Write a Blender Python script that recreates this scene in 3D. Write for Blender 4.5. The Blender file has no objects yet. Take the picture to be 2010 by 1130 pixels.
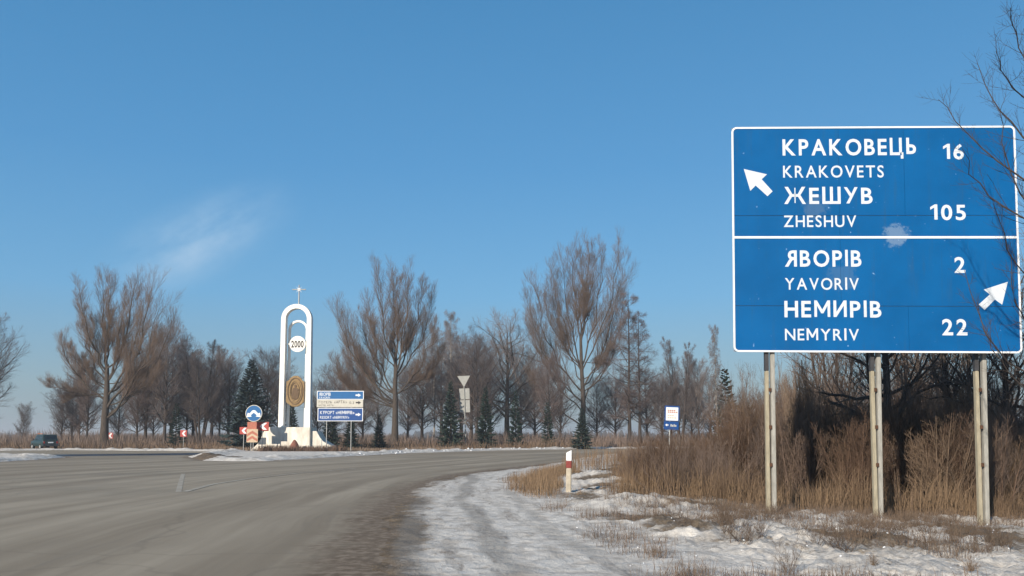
import bpy, bmesh, math
import numpy as np
from mathutils import Matrix, Vector
S = bpy.context.scene
COL = S.collection
rad = math.radians

# ------------------------------------------------------------------ camera
F_PX, TP, H_CAM = 1700.0, math.atan(0.085), 1.25
cd = bpy.data.cameras.new('camera'); cam = bpy.data.objects.new('camera', cd); COL.objects.link(cam)
cam.location = (0, 0, H_CAM); cam.rotation_euler = (rad(90) + TP, 0, 0)
cd.sensor_width = 36; cd.lens = F_PX / 2010 * 36; cd.shift_y = (715 - 565) / 2010
cd.clip_start = 0.1; cd.clip_end = 20000
S.camera = cam

# ------------------------------------------------------------------ sky and sun
SUN_EL, SUN_AZ = rad(23), rad(211)          # azimuth clockwise from +Y
w = bpy.data.worlds.new('World'); S.world = w; w.use_nodes = True
nt = w.node_tree; nt.nodes.clear()
def N(nt, t, **k):
    n = nt.nodes.new(t)
    for a, b in k.items():
        if a.startswith('i_'):
            key = a[2:]
            n.inputs[int(key) if key.isdigit() else key.replace('_', ' ')].default_value = b
        else: setattr(n, a, b)
    return n
sky = N(nt, 'ShaderNodeTexSky', sky_type='NISHITA', sun_disc=False, sun_elevation=SUN_EL, sun_rotation=SUN_AZ,
        altitude=100, air_density=1.35, dust_density=0.7, ozone_density=4.5)
bg = N(nt, 'ShaderNodeBackground', i_Strength=0.115)
out = N(nt, 'ShaderNodeOutputWorld')
# one faint cirrus wisp, real sky brightness a little above the blue
tc = N(nt, 'ShaderNodeTexCoord')
mp = N(nt, 'ShaderNodeMapping', vector_type='TEXTURE'); mp.inputs['Scale'].default_value = (.105, .5, .040)
mp.inputs['Rotation'].default_value = (0, rad(-30), 0); mp.inputs['Location'].default_value = (-0.338, 0.916, 0.212)
nz = N(nt, 'ShaderNodeTexNoise', i_Scale=0.9, i_Detail=7.0, i_Roughness=0.6)
cr = N(nt, 'ShaderNodeValToRGB'); cr.color_ramp.elements[0].position = 0.34; cr.color_ramp.elements[1].position = 0.75
sv = N(nt, 'ShaderNodeVectorMath', operation='LENGTH')
mr = N(nt, 'ShaderNodeMapRange', interpolation_type='SMOOTHSTEP', i_1=1.25, i_2=0.0, i_3=0.0, i_4=1.0)
mm = N(nt, 'ShaderNodeMath', operation='MULTIPLY'); m2 = N(nt, 'ShaderNodeMath', operation='MULTIPLY', i_1=0.75)
mx = N(nt, 'ShaderNodeMix', data_type='RGBA'); mx.inputs[7].default_value = (3.3, 4.3, 5.3, 1)
L = nt.links.new
L(tc.outputs['Generated'], mp.inputs[0]); L(mp.outputs[0], nz.inputs['Vector']); L(nz.outputs[0], cr.inputs[0])
L(mp.outputs[0], sv.inputs[0]); L(sv.outputs['Value'], mr.inputs[0])
L(cr.outputs[0], mm.inputs[0]); L(mr.outputs[0], mm.inputs[1]); L(mm.outputs[0], m2.inputs[0])
# the clear winter sky deepens with height: a smooth elevation ramp blended with the physical sky
sxyz = N(nt, 'ShaderNodeSeparateXYZ'); L(tc.outputs['Generated'], sxyz.inputs[0])
er = N(nt, 'ShaderNodeValToRGB'); el_ = er.color_ramp.elements
K_ = 0.16
for k_, (p_, c_) in enumerate(((0.0, (.230, .330, .400)), (0.06, (.205, .360, .480)), (0.16, (.112, .362, .650)), (0.30, (.062, .285, .585)), (0.50, (.038, .222, .475)), (1.0, (.030, .130, .300)))):
    e_ = el_[k_] if k_ < 2 else el_.new(p_)
    e_.position = p_; e_.color = (*[v_ / K_ for v_ in c_], 1)
L(sxyz.outputs[2], er.inputs[0])
ms = N(nt, 'ShaderNodeMix', data_type='RGBA'); ms.inputs[0].default_value = 0.82
L(sky.outputs[0], ms.inputs[6]); L(er.outputs[0], ms.inputs[7])
L(m2.outputs[0], mx.inputs[0]); L(ms.outputs[2], mx.inputs[6]); L(mx.outputs[2], bg.inputs[0]); L(bg.outputs[0], out.inputs[0])
sd_ = bpy.data.lights.new('sun', 'SUN'); sd_.energy = 4.8; sd_.angle = rad(0.6); sd_.color = (1.0, 0.90, 0.76)
sun = bpy.data.objects.new('sun', sd_); COL.objects.link(sun)
sv3 = Vector((math.sin(SUN_AZ) * math.cos(SUN_EL), math.cos(SUN_AZ) * math.cos(SUN_EL), math.sin(SUN_EL)))
sun.rotation_euler = sv3.to_track_quat('Z', 'Y').to_euler(); sun.location = (-30, -30, 40)
S.view_settings.view_transform = 'Standard'; S.view_settings.look = 'None'
S.view_settings.exposure = 0.52; S.view_settings.gamma = 1; S.view_settings.use_curve_mapping = False
S.render.engine = 'CYCLES'
S.cycles.max_bounces = 5; S.cycles.diffuse_bounces = 3; S.cycles.volume_bounces = 0; S.cycles.transparent_max_bounces = 8

# ------------------------------------------------------------------ helpers
ct, st = math.cos(TP), math.sin(TP)
def ray(px, py):
    x, y = (px - 1005) / F_PX, (715 - py) / F_PX
    return np.array([x, ct - y * st, st + y * ct])
def at(px, py, Y):
    """world point on the pixel's ray at forward distance Y"""
    r = ray(px, py); return np.array([0, 0, H_CAM]) + r * (Y / r[1])
def gd(px, py):
    """ground point seen at that pixel"""
    r = ray(px, py); return (np.array([0, 0, H_CAM]) - r * (H_CAM / r[2]))[:2]
def pxm(Y): return F_PX / Y

def hash2(ix, iy, s):
    n = (ix.astype(np.int64) * 374761393 + iy.astype(np.int64) * 668265263 + s * 974634777) & 0xffffffff
    n = ((n ^ (n >> 13)) * 1274126177) & 0xffffffff
    return ((n ^ (n >> 16)) & 0xffff) / 65535.0
def vnoise(x, y, s=0):
    ix, iy = np.floor(x), np.floor(y); fx, fy = x - ix, y - iy
    fx = fx * fx * (3 - 2 * fx); fy = fy * fy * (3 - 2 * fy)
    a, b = hash2(ix, iy, s), hash2(ix + 1, iy, s); c, d = hash2(ix, iy + 1, s), hash2(ix + 1, iy + 1, s)
    return (a + (b - a) * fx) * (1 - fy) + (c + (d - c) * fx) * fy
def fbm(x, y, s=0, o=4):
    v = 0; a = 0.5; t = 0
    for i in range(o):
        v = v + a * vnoise(x, y, s + i * 7); t += a; x = x * 2.03; y = y * 2.03; a *= 0.5
    return v / t
def sstep(a, b, x):
    t = np.clip((x - a) / (b - a), 0, 1); return t * t * (3 - 2 * t)

def mesh_np(name, verts, faces, mat=None, smooth=False, mats=None, midx=None):
    """faces: (n,3) or (n,4) array, or a list of such arrays"""
    if not isinstance(faces, (list, tuple)): faces = [faces]
    me = bpy.data.meshes.new(name)
    verts = np.asarray(verts, dtype=np.float32).reshape(-1, 3)
    me.vertices.add(len(verts)); me.vertices.foreach_set('co', verts.ravel())
    loops = np.concatenate([np.asarray(f).ravel() for f in faces]).astype(np.int32)
    sizes = np.concatenate([np.full(len(f), np.asarray(f).shape[1]) for f in faces])
    starts = np.concatenate([[0], np.cumsum(sizes)[:-1]]).astype(np.int32)
    me.loops.add(len(loops)); me.loops.foreach_set('vertex_index', loops)
    me.polygons.add(len(sizes)); me.polygons.foreach_set('loop_start', starts)
    if smooth: me.polygons.foreach_set('use_smooth', np.ones(len(sizes), dtype=bool))
    if mat: me.materials.append(mat)
    me.update(calc_edges=True)
    return me
def tag(o, label=None, cat=None, group=None, kind=None):
    for k, v in (('label', label), ('category', cat), ('group', group), ('kind', kind)):
        if v: o[k] = v
    return o
def ob(name, me, parent=None, loc=None):
    o = bpy.data.objects.new(name, me); COL.objects.link(o)
    if parent: o.parent = parent
    if loc is not None: o.location = loc
    return o
def thing(name, loc, label, cat, group=None, rz=0, s=1):
    o = ob(name, None, None, loc); o.rotation_euler[2] = rz; o.scale = (s, s, s); o.empty_display_size = 0.2
    return tag(o, label, cat, group)
def dup(root, loc, rz=0, s=1, label=None, group=None):
    r = root.copy(); COL.objects.link(r); r.location = loc; r.rotation_euler = (0, 0, rz)
    r.scale = s if isinstance(s, tuple) else (s, s, s)
    if label: r['label'] = label
    if group: r['group'] = group
    for ch in list(root.children):
        c = ch.copy(); COL.objects.link(c); c.parent = r
        for g in list(ch.children):
            d = g.copy(); COL.objects.link(d); d.parent = c
    return r

class MB:
    """small solid builder: boxes, prisms, tubes in one mesh"""
    def __init__(s): s.v = []; s.f = []
    def add(s, vs, fs):
        b = len(s.v); s.v += [tuple(map(float, p)) for p in vs]; s.f += [tuple(i + b for i in f) for f in fs]; return s
    def box(s, x0, x1, y0, y1, z0, z1):
        return s.add([(x, y, z) for z in (z0, z1) for (x, y) in ((x0, y0), (x1, y0), (x1, y1), (x0, y1))],
                     [(3, 2, 1, 0), (4, 5, 6, 7), (0, 1, 5, 4), (1, 2, 6, 5), (2, 3, 7, 6), (3, 0, 4, 7)])
    def prism(s, pts, y0, y1):
        """polygon in XZ (counter-clockwise seen from -Y) extruded y0..y1"""
        n = len(pts)
        return s.add([(x, y0, z) for x, z in pts] + [(x, y1, z) for x, z in pts],
                     [tuple(range(n)), tuple(range(2 * n - 1, n - 1, -1))] + [((i + 1) % n, i, i + n, (i + 1) % n + n) for i in range(n)])
    def tube(s, pts, rs, n=8, cap=True):
        P = np.array(pts, float)[None]; R = np.broadcast_to(np.array(rs, float), (len(pts),))[None]
        v, f = tubes(P, R, n); k = len(pts)
        s.add(v, [tuple(q) for q in f])
        if cap:
            b = len(s.v) - n * k
            s.f.append(tuple(b + i for i in range(n - 1, -1, -1))); s.f.append(tuple(b + n * (k - 1) + i for i in range(n)))
        return s
    def build(s, name, mat, parent=None, bevel=0, smooth=False, loc=None):
        me = bpy.data.meshes.new(name); me.from_pydata(s.v, [], s.f); me.materials.append(mat)
        bm = bmesh.new(); bm.from_mesh(me)
        if bevel:
            es = [e for e in bm.edges if e.is_manifold and e.calc_face_angle(0) > 0.5]
            bmesh.ops.bevel(bm, geom=es, offset=bevel, segments=2, affect='EDGES', clamp_overlap=True)
        bmesh.ops.recalc_face_normals(bm, faces=bm.faces)
        if smooth:
            for f in bm.faces: f.smooth = True
            for e in bm.edges:
                if e.is_manifold and e.calc_face_angle(0) > 0.6: e.smooth = False
        bm.to_mesh(me); bm.free()
        return ob(name, me, parent, loc)

def tubes(P, R, n):
    Nn, K, _ = P.shape
    T = np.gradient(P, axis=1); T /= np.linalg.norm(T, axis=2, keepdims=True) + 1e-9
    ref = np.where(np.abs(T[..., 2:3]) > 0.85, np.array([1.0, 0, 0]), np.array([0, 0, 1.0]))
    # one reference per curve keeps the rings from twisting
    m = np.abs(T[:, :, 2]).mean(1) > 0.7
    ref = np.where(m[:, None, None], np.array([1.0, 0.02, 0]), np.array([0.02, 0, 1.0])) + 0 * T
    U = np.cross(T, ref); U /= np.linalg.norm(U, axis=2, keepdims=True) + 1e-9
    V = np.cross(T, U)
    a = np.arange(n) * 2 * np.pi / n
    v = P[:, :, None] + R[:, :, None, None] * (U[:, :, None] * np.cos(a)[:, None] + V[:, :, None] * np.sin(a)[:, None])
    i = np.arange(Nn)[:, None, None] * K * n; k = np.arange(K - 1)[None, :, None] * n; j = np.arange(n)[None, None]
    j2 = (j + 1) % n
    f = np.stack([i + k + j, i + k + j2, i + k + n + j2, i + k + n + j], -1).reshape(-1, 4)
    return v.reshape(-1, 3), f

# ------------------------------------------------------------------ materials
def mat(name, col, rough=0.8, var=0.0, scale=5.0, col2=None, bump=0.0, metal=0.0, coords='Object', detail=5.0, stretch=None, spec=0.3, bdist=0.02):
    m = bpy.data.materials.new(name); m.use_nodes = True; t = m.node_tree
    b = t.nodes['Principled BSDF']; b.inputs['Roughness'].default_value = rough; b.inputs['Metallic'].default_value = metal
    b.inputs['Specular IOR Level'].default_value = spec
    b.inputs['Base Color'].default_value = (*col, 1)
    if var or col2 or bump:
        c = N(t, 'ShaderNodeTexCoord'); n = N(t, 'ShaderNodeTexNoise', i_Scale=scale, i_Detail=detail, i_Roughness=0.6)
        if stretch:
            mp = N(t, 'ShaderNodeMapping'); mp.inputs['Scale'].default_value = stretch
            t.links.new(c.outputs[coords], mp.inputs[0]); t.links.new(mp.outputs[0], n.inputs['Vector'])
        else: t.links.new(c.outputs[coords], n.inputs['Vector'])
        r = N(t, 'ShaderNodeValToRGB'); r.color_ramp.elements[0].position = 0.35; r.color_ramp.elements[1].position = 0.68
        c2 = col2 or tuple(x * (1 - var) for x in col)
        r.color_ramp.elements[0].color = (*c2, 1); r.color_ramp.elements[1].color = (*col, 1)
        t.links.new(n.outputs[0], r.inputs[0]); t.links.new(r.outputs[0], b.inputs['Base Color'])
        if bump:
            bp = N(t, 'ShaderNodeBump', i_Strength=bump, i_Distance=bdist)
            t.links.new(n.outputs[0], bp.inputs['Height']); t.links.new(bp.outputs[0], b.inputs['Normal'])
    return m
M = {}
M['bark'] = mat('bark', (0.085, 0.067, 0.054), 0.95, 0.5, 2.5, bump=0.6, stretch=(4, 4, 1))
M['bark_dark'] = mat('bark_dark', (0.07, 0.055, 0.048), 0.95, 0.5, 2.5, bump=0.5, stretch=(4, 4, 1))
M['bark_birch'] = mat('bark_birch', (0.42, 0.38, 0.33), 0.9, col2=(0.12, 0.10, 0.09), scale=1.2, bump=0.3, stretch=(1, 1, 3))
M['twig_poplar'] = mat('twig_poplar', (0.17, 0.118, 0.088), 0.9, 0.35, 0.35)
M['twig_grey'] = mat('twig_grey', (0.17, 0.135, 0.125), 0.9, 0.3, 0.5)
M['twig_purple'] = mat('twig_purple', (0.16, 0.118, 0.108), 0.9, 0.3, 0.5)
M['needle'] = mat('needle', (0.030, 0.052, 0.040), 0.8, 0.4, 0.9)
M['needle_blue'] = mat('needle_blue', (0.034, 0.058, 0.060), 0.8, 0.4, 0.9)
M['shrub_red'] = mat('shrub_red', (0.165, 0.108, 0.078), 0.9, 0.4, 0.8)
M['shrub_tan'] = mat('shrub_tan', (0.19, 0.125, 0.078), 0.9, 0.4, 0.8)
M['shrub_dark'] = mat('shrub_dark', (0.19, 0.145, 0.12), 0.9, 0.3, 0.8)
M['grass'] = mat('dry_grass', (0.22, 0.15, 0.09), 0.9, col2=(0.12, 0.08, 0.052), scale=0.7)
M['weed'] = mat('dry_weed', (0.17, 0.12, 0.085), 0.9, 0.5, 1.5)
M['white'] = mat('white_render', (0.80, 0.78, 0.73), 0.7, 0.14, 1.5, bump=0.1)
M['plinth'] = mat('plinth_render', (0.76, 0.73, 0.65), 0.85, col2=(0.50, 0.45, 0.38), scale=0.9, bump=0.2, stretch=(2, 2, 0.7))
M['concrete'] = mat('concrete', (0.34, 0.33, 0.30), 0.9, 0.3, 9, bump=0.3, stretch=(3, 3, 0.6))
M['concrete_warm'] = mat('concrete_warm', (0.36, 0.32, 0.235), 0.9, 0.3, 9, bump=0.3, stretch=(3, 3, 0.6))
M['steel'] = mat('galvanised_steel', (0.40, 0.40, 0.39), 0.55, 0.2, 6, metal=0.3)
M['dark_steel'] = mat('dark_steel', (0.05, 0.05, 0.055), 0.6, 0.3, 6)
M['sign_back'] = mat('sign_back_grey', (0.30, 0.30, 0.28), 0.6, 0.15, 3)
M['letter'] = mat('reflective_lettering', (0.56, 0.60, 0.65), 0.6, 0.12, 12, spec=.1)
M['sign_white'] = mat('sign_white', (0.70, 0.71, 0.72), 0.5, 0.10, 7)
M['post_red'] = mat('post_red', (0.22, 0.035, 0.03), 0.6, 0.3, 12)
M['post_cream'] = mat('post_cream', (0.44, 0.39, 0.31), 0.7, 0.3, 9)
M['sign_cream'] = mat('sign_cream', (0.50, 0.48, 0.42), 0.6, 0.15, 4)
M['sign_red'] = mat('sign_red', (0.40, 0.06, 0.05), 0.55, 0.25, 5)
M['sign_red_faded'] = mat('sign_red_faded', (0.42, 0.14, 0.09), 0.6, 0.3, 4)
M['sign_tan'] = mat('sign_tan', (0.50, 0.38, 0.26), 0.6, 0.2, 4)
M['sign_blue'] = mat('sign_blue', (0.004, 0.10, 0.28), 0.5, 0.15, 3)
M['sign_navy'] = mat('sign_navy', (0.004, 0.055, 0.22), 0.5, 0.15, 3)
M['sign_black'] = mat('sign_black', (0.035, 0.03, 0.03), 0.6)
M['bronze'] = mat('old_gilding', (0.27, 0.18, 0.085), 0.6, 0.35, 5, metal=0.2, bump=0.2)
M['bronze_dark'] = mat('dark_gilding', (0.13, 0.082, 0.045), 0.7, 0.3, 6)
M['stone_red'] = mat('reddish_stone', (0.24, 0.105, 0.075), 0.9, 0.4, 3, bump=0.5)
M['snow'] = mat('snow', (0.62, 0.63, 0.65), 0.8, 0.12, 2, bump=0.3)
M['rubber'] = mat('tyre_rubber', (0.02, 0.02, 0.02), 0.9)
M['car_paint'] = mat('dark_green_paint', (0.018, 0.040, 0.042), 0.35, 0.2, 3, spec=0.5)
M['car_glass'] = mat('car_glass', (0.008, 0.012, 0.015), 0.12, spec=0.6)
M['lamp_red'] = mat('red_lens', (0.30, 0.02, 0.02), 0.3)
M['rust'] = mat('rust', (0.10, 0.05, 0.03), 0.9, 0.4, 20)

for k_ in ('shrub_red', 'shrub_tan', 'shrub_dark', 'twig_grey', 'twig_purple', 'needle', 'needle_blue'):
    t = M[k_].node_tree; b = t.nodes['Principled BSDF']; src = b.inputs['Base Color'].links[0].from_socket
    oi = N(t, 'ShaderNodeObjectInfo'); hs = N(t, 'ShaderNodeHueSaturation'); mrn = N(t, 'ShaderNodeMapRange', i_3=0.72, i_4=1.3); mrs = N(t, 'ShaderNodeMapRange', i_3=1.15, i_4=0.75)
    t.links.new(oi.outputs['Random'], mrn.inputs[0]); t.links.new(oi.outputs['Random'], mrs.inputs[0]); t.links.new(mrn.outputs[0], hs.inputs['Value']); t.links.new(mrs.outputs[0], hs.inputs['Saturation'])
    t.links.new(src, hs.inputs['Color']); t.links.new(hs.outputs[0], b.inputs['Base Color'])

# ------------------------------------------------------------------ road layout (metres)
E_right = [(-1.2, -30), (-1.2, -5), (-1.3, 6), (-1.6, 9.7), (-2.15, 14.5), (-2.42, 20), (-2.4, 25), (-1.7, 30.5), (0.1, 36.6), (3.2, 47), (7.4, 62), (14, 76), (26, 88), (60, 98), (140, 106)]
def gp(*a): return [tuple(gd(x, y)) for x, y in a]
far = [(140, 130), (60, 121)] + gp((1180, 880.5), (980, 883.5), (800, 889), (660, 896.5), (520, 904.5), (440, 905), (400, 903.5), (372, 897), (392, 890.5), (440, 886.0), (300, 884.6), (130, 883.2), (-60, 884.5)) + [(-120, 82), (-120, -30)]
ROAD = np.array(E_right + far)
ISLE = np.array(gp((-300, 897), (0, 894.5), (70, 893), (128, 897.5), (70, 902), (0, 906), (-300, 917)))
def sdf(px, py, poly):
    d = np.full(px.shape, 1e9); ins = np.zeros(px.shape, bool)
    n = len(poly)
    for i in range(n):
        ax, ay = poly[i]; bx, by = poly[(i + 1) % n]
        ex, ey = bx - ax, by - ay + 1e-9
        t = np.clip(((px - ax) * ex + (py - ay) * ey) / (ex * ex + ey * ey), 0, 1)
        d = np.minimum(d, (px - ax - t * ex) ** 2 + (py - ay - t * ey) ** 2)
        c = ((ay > py) != (by > py)) & (px < (bx - ax) * (py - ay) / (by - ay + 1e-12) + ax)
        ins ^= c
    d = np.sqrt(d); return np.where(ins, -d, d)
def dist_line(px, py, pts):
    d = np.full(px.shape, 1e9)
    for (ax, ay), (bx, by) in zip(pts[:-1], pts[1:]):
        ex, ey = bx - ax, by - ay + 1e-9
        t = np.clip(((px - ax) * ex + (py - ay) * ey) / (ex * ex + ey * ey), 0, 1)
        d = np.minimum(d, (px - ax - t * ex) ** 2 + (py - ay - t * ey) ** 2)
    return np.sqrt(d)
def ground_sd(x, y):
    """positive: metres off the asphalt"""
    return np.maximum(sdf(x, y, ROAD), -sdf(x, y, ISLE))
def ground_z(x, y, sd=None):
    if sd is None: sd = ground_sd(x, y)
    n1 = fbm(x * 0.9, y * 0.9, 3) - 0.5; n2 = fbm(x * 5, y * 5, 11) - 0.5; n3 = fbm(x * 0.22, y * 0.22, 31) - 0.5
    right = sstep(-4, 0, x) * sstep(75, 55, y)
    # asphalt edge jitters, then a low flat verge
    z = -0.14 + 0.16 * sstep(-0.7, 0.35, sd + n1 * 0.9 + n2 * 0.25)
    z = z + np.where(sd > 0, n2 * 0.035 * sstep(0, 0.6, sd), 0)
    # rough snowy bank further right
    bank = sstep(2.8, 4.8, sd + n1 * 1.6) * right
    z = z + bank * (0.05 + 0.16 * np.maximum(n1, -0.2) + 0.12 * n2 + 0.10 * n3 + 0.07 * (fbm(x * 13, y * 13, 51) - 0.5))
    z = z - 0.05 * np.clip(x - 3.2, 0, 5) * sstep(34, 20, y) * sstep(-8, 2, y)
    hump = np.exp(-(((x - 2.1) / 0.9) ** 2 + ((y - 15.6) / 1.2) ** 2)) * 0.16 + np.exp(-(((x - 2.6) / 1.1) ** 2 + ((y - 25) / 3.0) ** 2)) * 0.24
    z = z + hump
    # ploughed ridge along the far kerb
    ridge = np.exp(-((sd - 1.1) / 0.8) ** 2) * sstep(36, 48, y) * (0.13 + 0.20 * np.maximum(fbm(x * 0.8, y * 0.8, 5) - 0.35, 0) * 2)
    z = z + np.where(sd > -0.3, ridge, 0)
    z = z + sstep(140, 500, y) * (fbm(x * 0.004, y * 0.004, 8) - 0.5) * 1.5
    return z

# radial ground sheet out to the horizon, finest in front
ang = np.concatenate([np.linspace(-180, -52, 60)[:-1], np.linspace(-52, -33, 60)[:-1], np.linspace(-33, 34, 760), np.linspace(34, 52, 60)[1:], np.linspace(52, 180, 60)[1:-1]])
rr = np.concatenate([[0.4, 2, 4], np.geomspace(5.5, 34, 250), np.geomspace(34, 130, 150)[1:], np.geomspace(130, 4500, 40)[1:]])
A, Rr = np.meshgrid(np.radians(ang), rr)
gx, gy = np.sin(A) * Rr, np.cos(A) * Rr
gsd = ground_sd(gx, gy)
gz = ground_z(gx, gy, gsd)
na, nr = len(ang), len(rr)
i = np.arange(nr - 1)[:, None] * na; j = np.arange(na)[None]; j2 = (j + 1) % na
gf = np.stack([i + j, i + na + j, i + na + j2, i + j2], -1).reshape(-1, 4)[:, ::-1]
# snow cover 0..1, wheel tracks 0..1
TR1 = [(0.35, 3), (0.25, 7), (-0.1, 10), (-0.55, 13.5), (-0.95, 18), (-1.2, 23), (-1.2, 29)]
TR2 = [(x - 1.0 + 0.0, y) for x, y in TR1[:5]]
TR3 = [(1.2, 3), (1.0, 8), (0.6, 11), (0.25, 15), (0.0, 20)]
track = np.zeros_like(gx)
for k, T in enumerate((TR1, TR2, TR3)):
    d = dist_line(gx + (fbm(gx * 0.7, gy * 0.35, 60 + k) - 0.5) * 0.5, gy, T)
    track = np.maximum(track, np.exp(-(d / 0.21) ** 2) * (1.0, 0.8, 0.6)[k])
for o_ in (-0.35, 0.2, 0.5, 0.9):
    d = dist_line(gx + o_ + (fbm(gx * 0.5, gy * 0.25, 80) - 0.5) * 0.8, gy, TR1)
    track = np.maximum(track, 0.4 * np.exp(-(d / 0.07) ** 2))
track *= (0.35 + 0.9 * fbm(gx * 1.3, gy * 0.7, 15)) * (gsd > 0)
right = sstep(-5, -1, gx) * sstep(75, 45, gy)
snow = 0.22 + 0.44 * sstep(-0.25, 1.1, gsd + (fbm(gx * 1.5, gy * 0.8, 44) - 0.5) * 0.8) * (1 - 0.15 * sstep(2.6, 5, gsd)) 
snow_far = np.where(gsd < 3.2, 0.90, 0.30 - 0.14 * sstep(-20, -45, gx)) * sstep(-0.7, -0.1, gsd + (fbm(gx * .8, gy * .8, 9) - 0.5) * 0.4)
band = sstep(150, 190, gy) * sstep(430, 300, gy) * sstep(-40, 0, gx)
snow_far = snow_far + band * 0.35
snow_far = np.where((gx > -31) & (gx < -6) & (gy < 80) & (gy > 44) & (gsd > .2), 0.80, snow_far)
isd = sdf(gx, gy, ISLE)
snow_far = np.where(isd < 0.5, 0.85, snow_far)
snow = snow - 0.20 * sstep(2.6, 4.0, gsd) * sstep(.46, .62, fbm(gx * 0.9, gy * 0.9, 66)) * sstep(9, 11.5, gy)
snow = snow * right + snow_far * (1 - right)
snow = np.where((gsd > 4.2) & (gx > 0) & (gy < 75), snow * (1 - 0.6 * sstep(17, 19, gy) * np.maximum(sstep(27, 33, gy), sstep(3.2, 4.4, gx))), snow)
brn = ((gx + 18.8) / 1.0) ** 2 + ((gy - 52) / 4) ** 2
snow = np.where(brn < 3, snow * 0.25, snow)
GROUND = mesh_np('ground', np.stack([gx, gy, gz], -1).reshape(-1, 3), gf, smooth=True)
for nm, a in (('snow', snow), ('track', track), ('edge', gsd)):
    at_ = GROUND.attributes.new(nm, 'FLOAT', 'POINT'); at_.data.foreach_set('value', a.astype(np.float32).ravel())
tag(ob('ground', GROUND), kind='structure')

def mix_node(t, a, b, fac):
    n = N(t, 'ShaderNodeMix', data_type='RGBA')
    for s_, v in ((6, a), (7, b), (0, fac)):
        if hasattr(v, 'is_linked') or hasattr(v, 'links'): t.links.new(v, n.inputs[s_])
        elif s_ == 0: n.inputs[0].default_value = v
        else: n.inputs[s_].default_value = (*v, 1)
    return n.outputs[2]
def math_node(t, op, a, b=0.0, clamp=False):
    n = N(t, 'ShaderNodeMath', operation=op, use_clamp=clamp)
    for k, v in ((0, a), (1, b)):
        if hasattr(v, 'links'): t.links.new(v, n.inputs[k])
        else: n.inputs[k].default_value = v
    return n.outputs[0]
def ramp(t, v, lo, hi):
    n = N(t, 'ShaderNodeMapRange', interpolation_type='SMOOTHSTEP', i_1=lo, i_2=hi); t.links.new(v, n.inputs[0]); return n.outputs[0]
def noise(t, vec, scale, detail=5.0, rough=0.6):
    n = N(t, 'ShaderNodeTexNoise', i_Scale=scale, i_Detail=detail, i_Roughness=rough); t.links.new(vec, n.inputs['Vector']); return n.outputs[0]
def attr(t, name): return N(t, 'ShaderNodeAttribute', attribute_name=name).outputs['Fac']

gm = bpy.data.materials.new('snowy_ground'); gm.use_nodes = True; t = gm.node_tree; b = t.nodes['Principled BSDF']
geo = N(t, 'ShaderNodeNewGeometry').outputs['Position']
n_big, n_mid, n_fine = noise(t, geo, 0.35), noise(t, geo, 3.2, 6.0, 0.65), noise(t, geo, 22.0, 4.0, 0.7)
dirt = mix_node(t, (0.085, 0.062, 0.042), (0.20, 0.150, 0.10), ramp(t, n_mid, 0.35, 0.7))
dirt = mix_node(t, dirt, (0.24, 0.22, 0.20), math_node(t, 'MULTIPLY', ramp(t, n_fine, 0.5, 0.75), 0.6))
snowc = mix_node(t, (0.36, 0.325, 0.285), (0.62, 0.585, 0.535), ramp(t, n_mid, 0.3, 0.62))
mixn = math_node(t, 'ADD', math_node(t, 'MULTIPLY', n_mid, 0.55), math_node(t, 'MULTIPLY', n_fine, 0.30))
mixn = math_node(t, 'ADD', mixn, math_node(t, 'MULTIPLY', n_big, 0.15))
cover = ramp(t, math_node(t, 'SUBTRACT', math_node(t, 'ADD', attr(t, 'snow'), 0.0), mixn), -0.10, 0.12)
base = mix_node(t, dirt, snowc, cover)
cme = N(t, 'ShaderNodeCombineXYZ'); spe = N(t, 'ShaderNodeSeparateXYZ'); t.links.new(geo, spe.inputs[0])
t.links.new(math_node(t, 'MULTIPLY', attr(t, 'edge'), 3.2), cme.inputs[0]); t.links.new(math_node(t, 'MULTIPLY', spe.outputs[1], 0.42), cme.inputs[1]); t.links.new(math_node(t, 'MULTIPLY', spe.outputs[0], 0.2), cme.inputs[2])
st_n = noise(t, cme.outputs[0], 1.1, 5.0, 0.65)
near_edge = ramp(t, attr(t, 'edge'), 4.2, 2.2)
mud = math_node(t, 'MULTIPLY', math_node(t, 'MULTIPLY', ramp(t, st_n, 0.50, 0.66), near_edge), ramp(t, n_mid, 0.36, 0.60))
base = mix_node(t, base, (0.155, 0.125, 0.10), math_node(t, 'MULTIPLY', mud, 0.80))
trk = ramp(t, math_node(t, 'ADD', attr(t, 'track'), math_node(t, 'MULTIPLY', math_node(t, 'SUBTRACT', n_mid, 0.5), 0.9)), 0.18, 0.75)
base = mix_node(t, base, (0.20, 0.185, 0.165), math_node(t, 'MULTIPLY', trk, 0.6))
t.links.new(base, b.inputs['Base Color']); b.inputs['Roughness'].default_value = 0.85; b.inputs['Specular IOR Level'].default_value = 0.08
bp = N(t, 'ShaderNodeBump', i_Strength=0.9, i_Distance=0.04)
t.links.new(math_node(t, 'ADD', n_mid, math_node(t, 'MULTIPLY', n_fine, 0.5)), bp.inputs['Height']); t.links.new(bp.outputs[0], b.inputs['Normal'])
GROUND.materials.append(gm)

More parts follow.
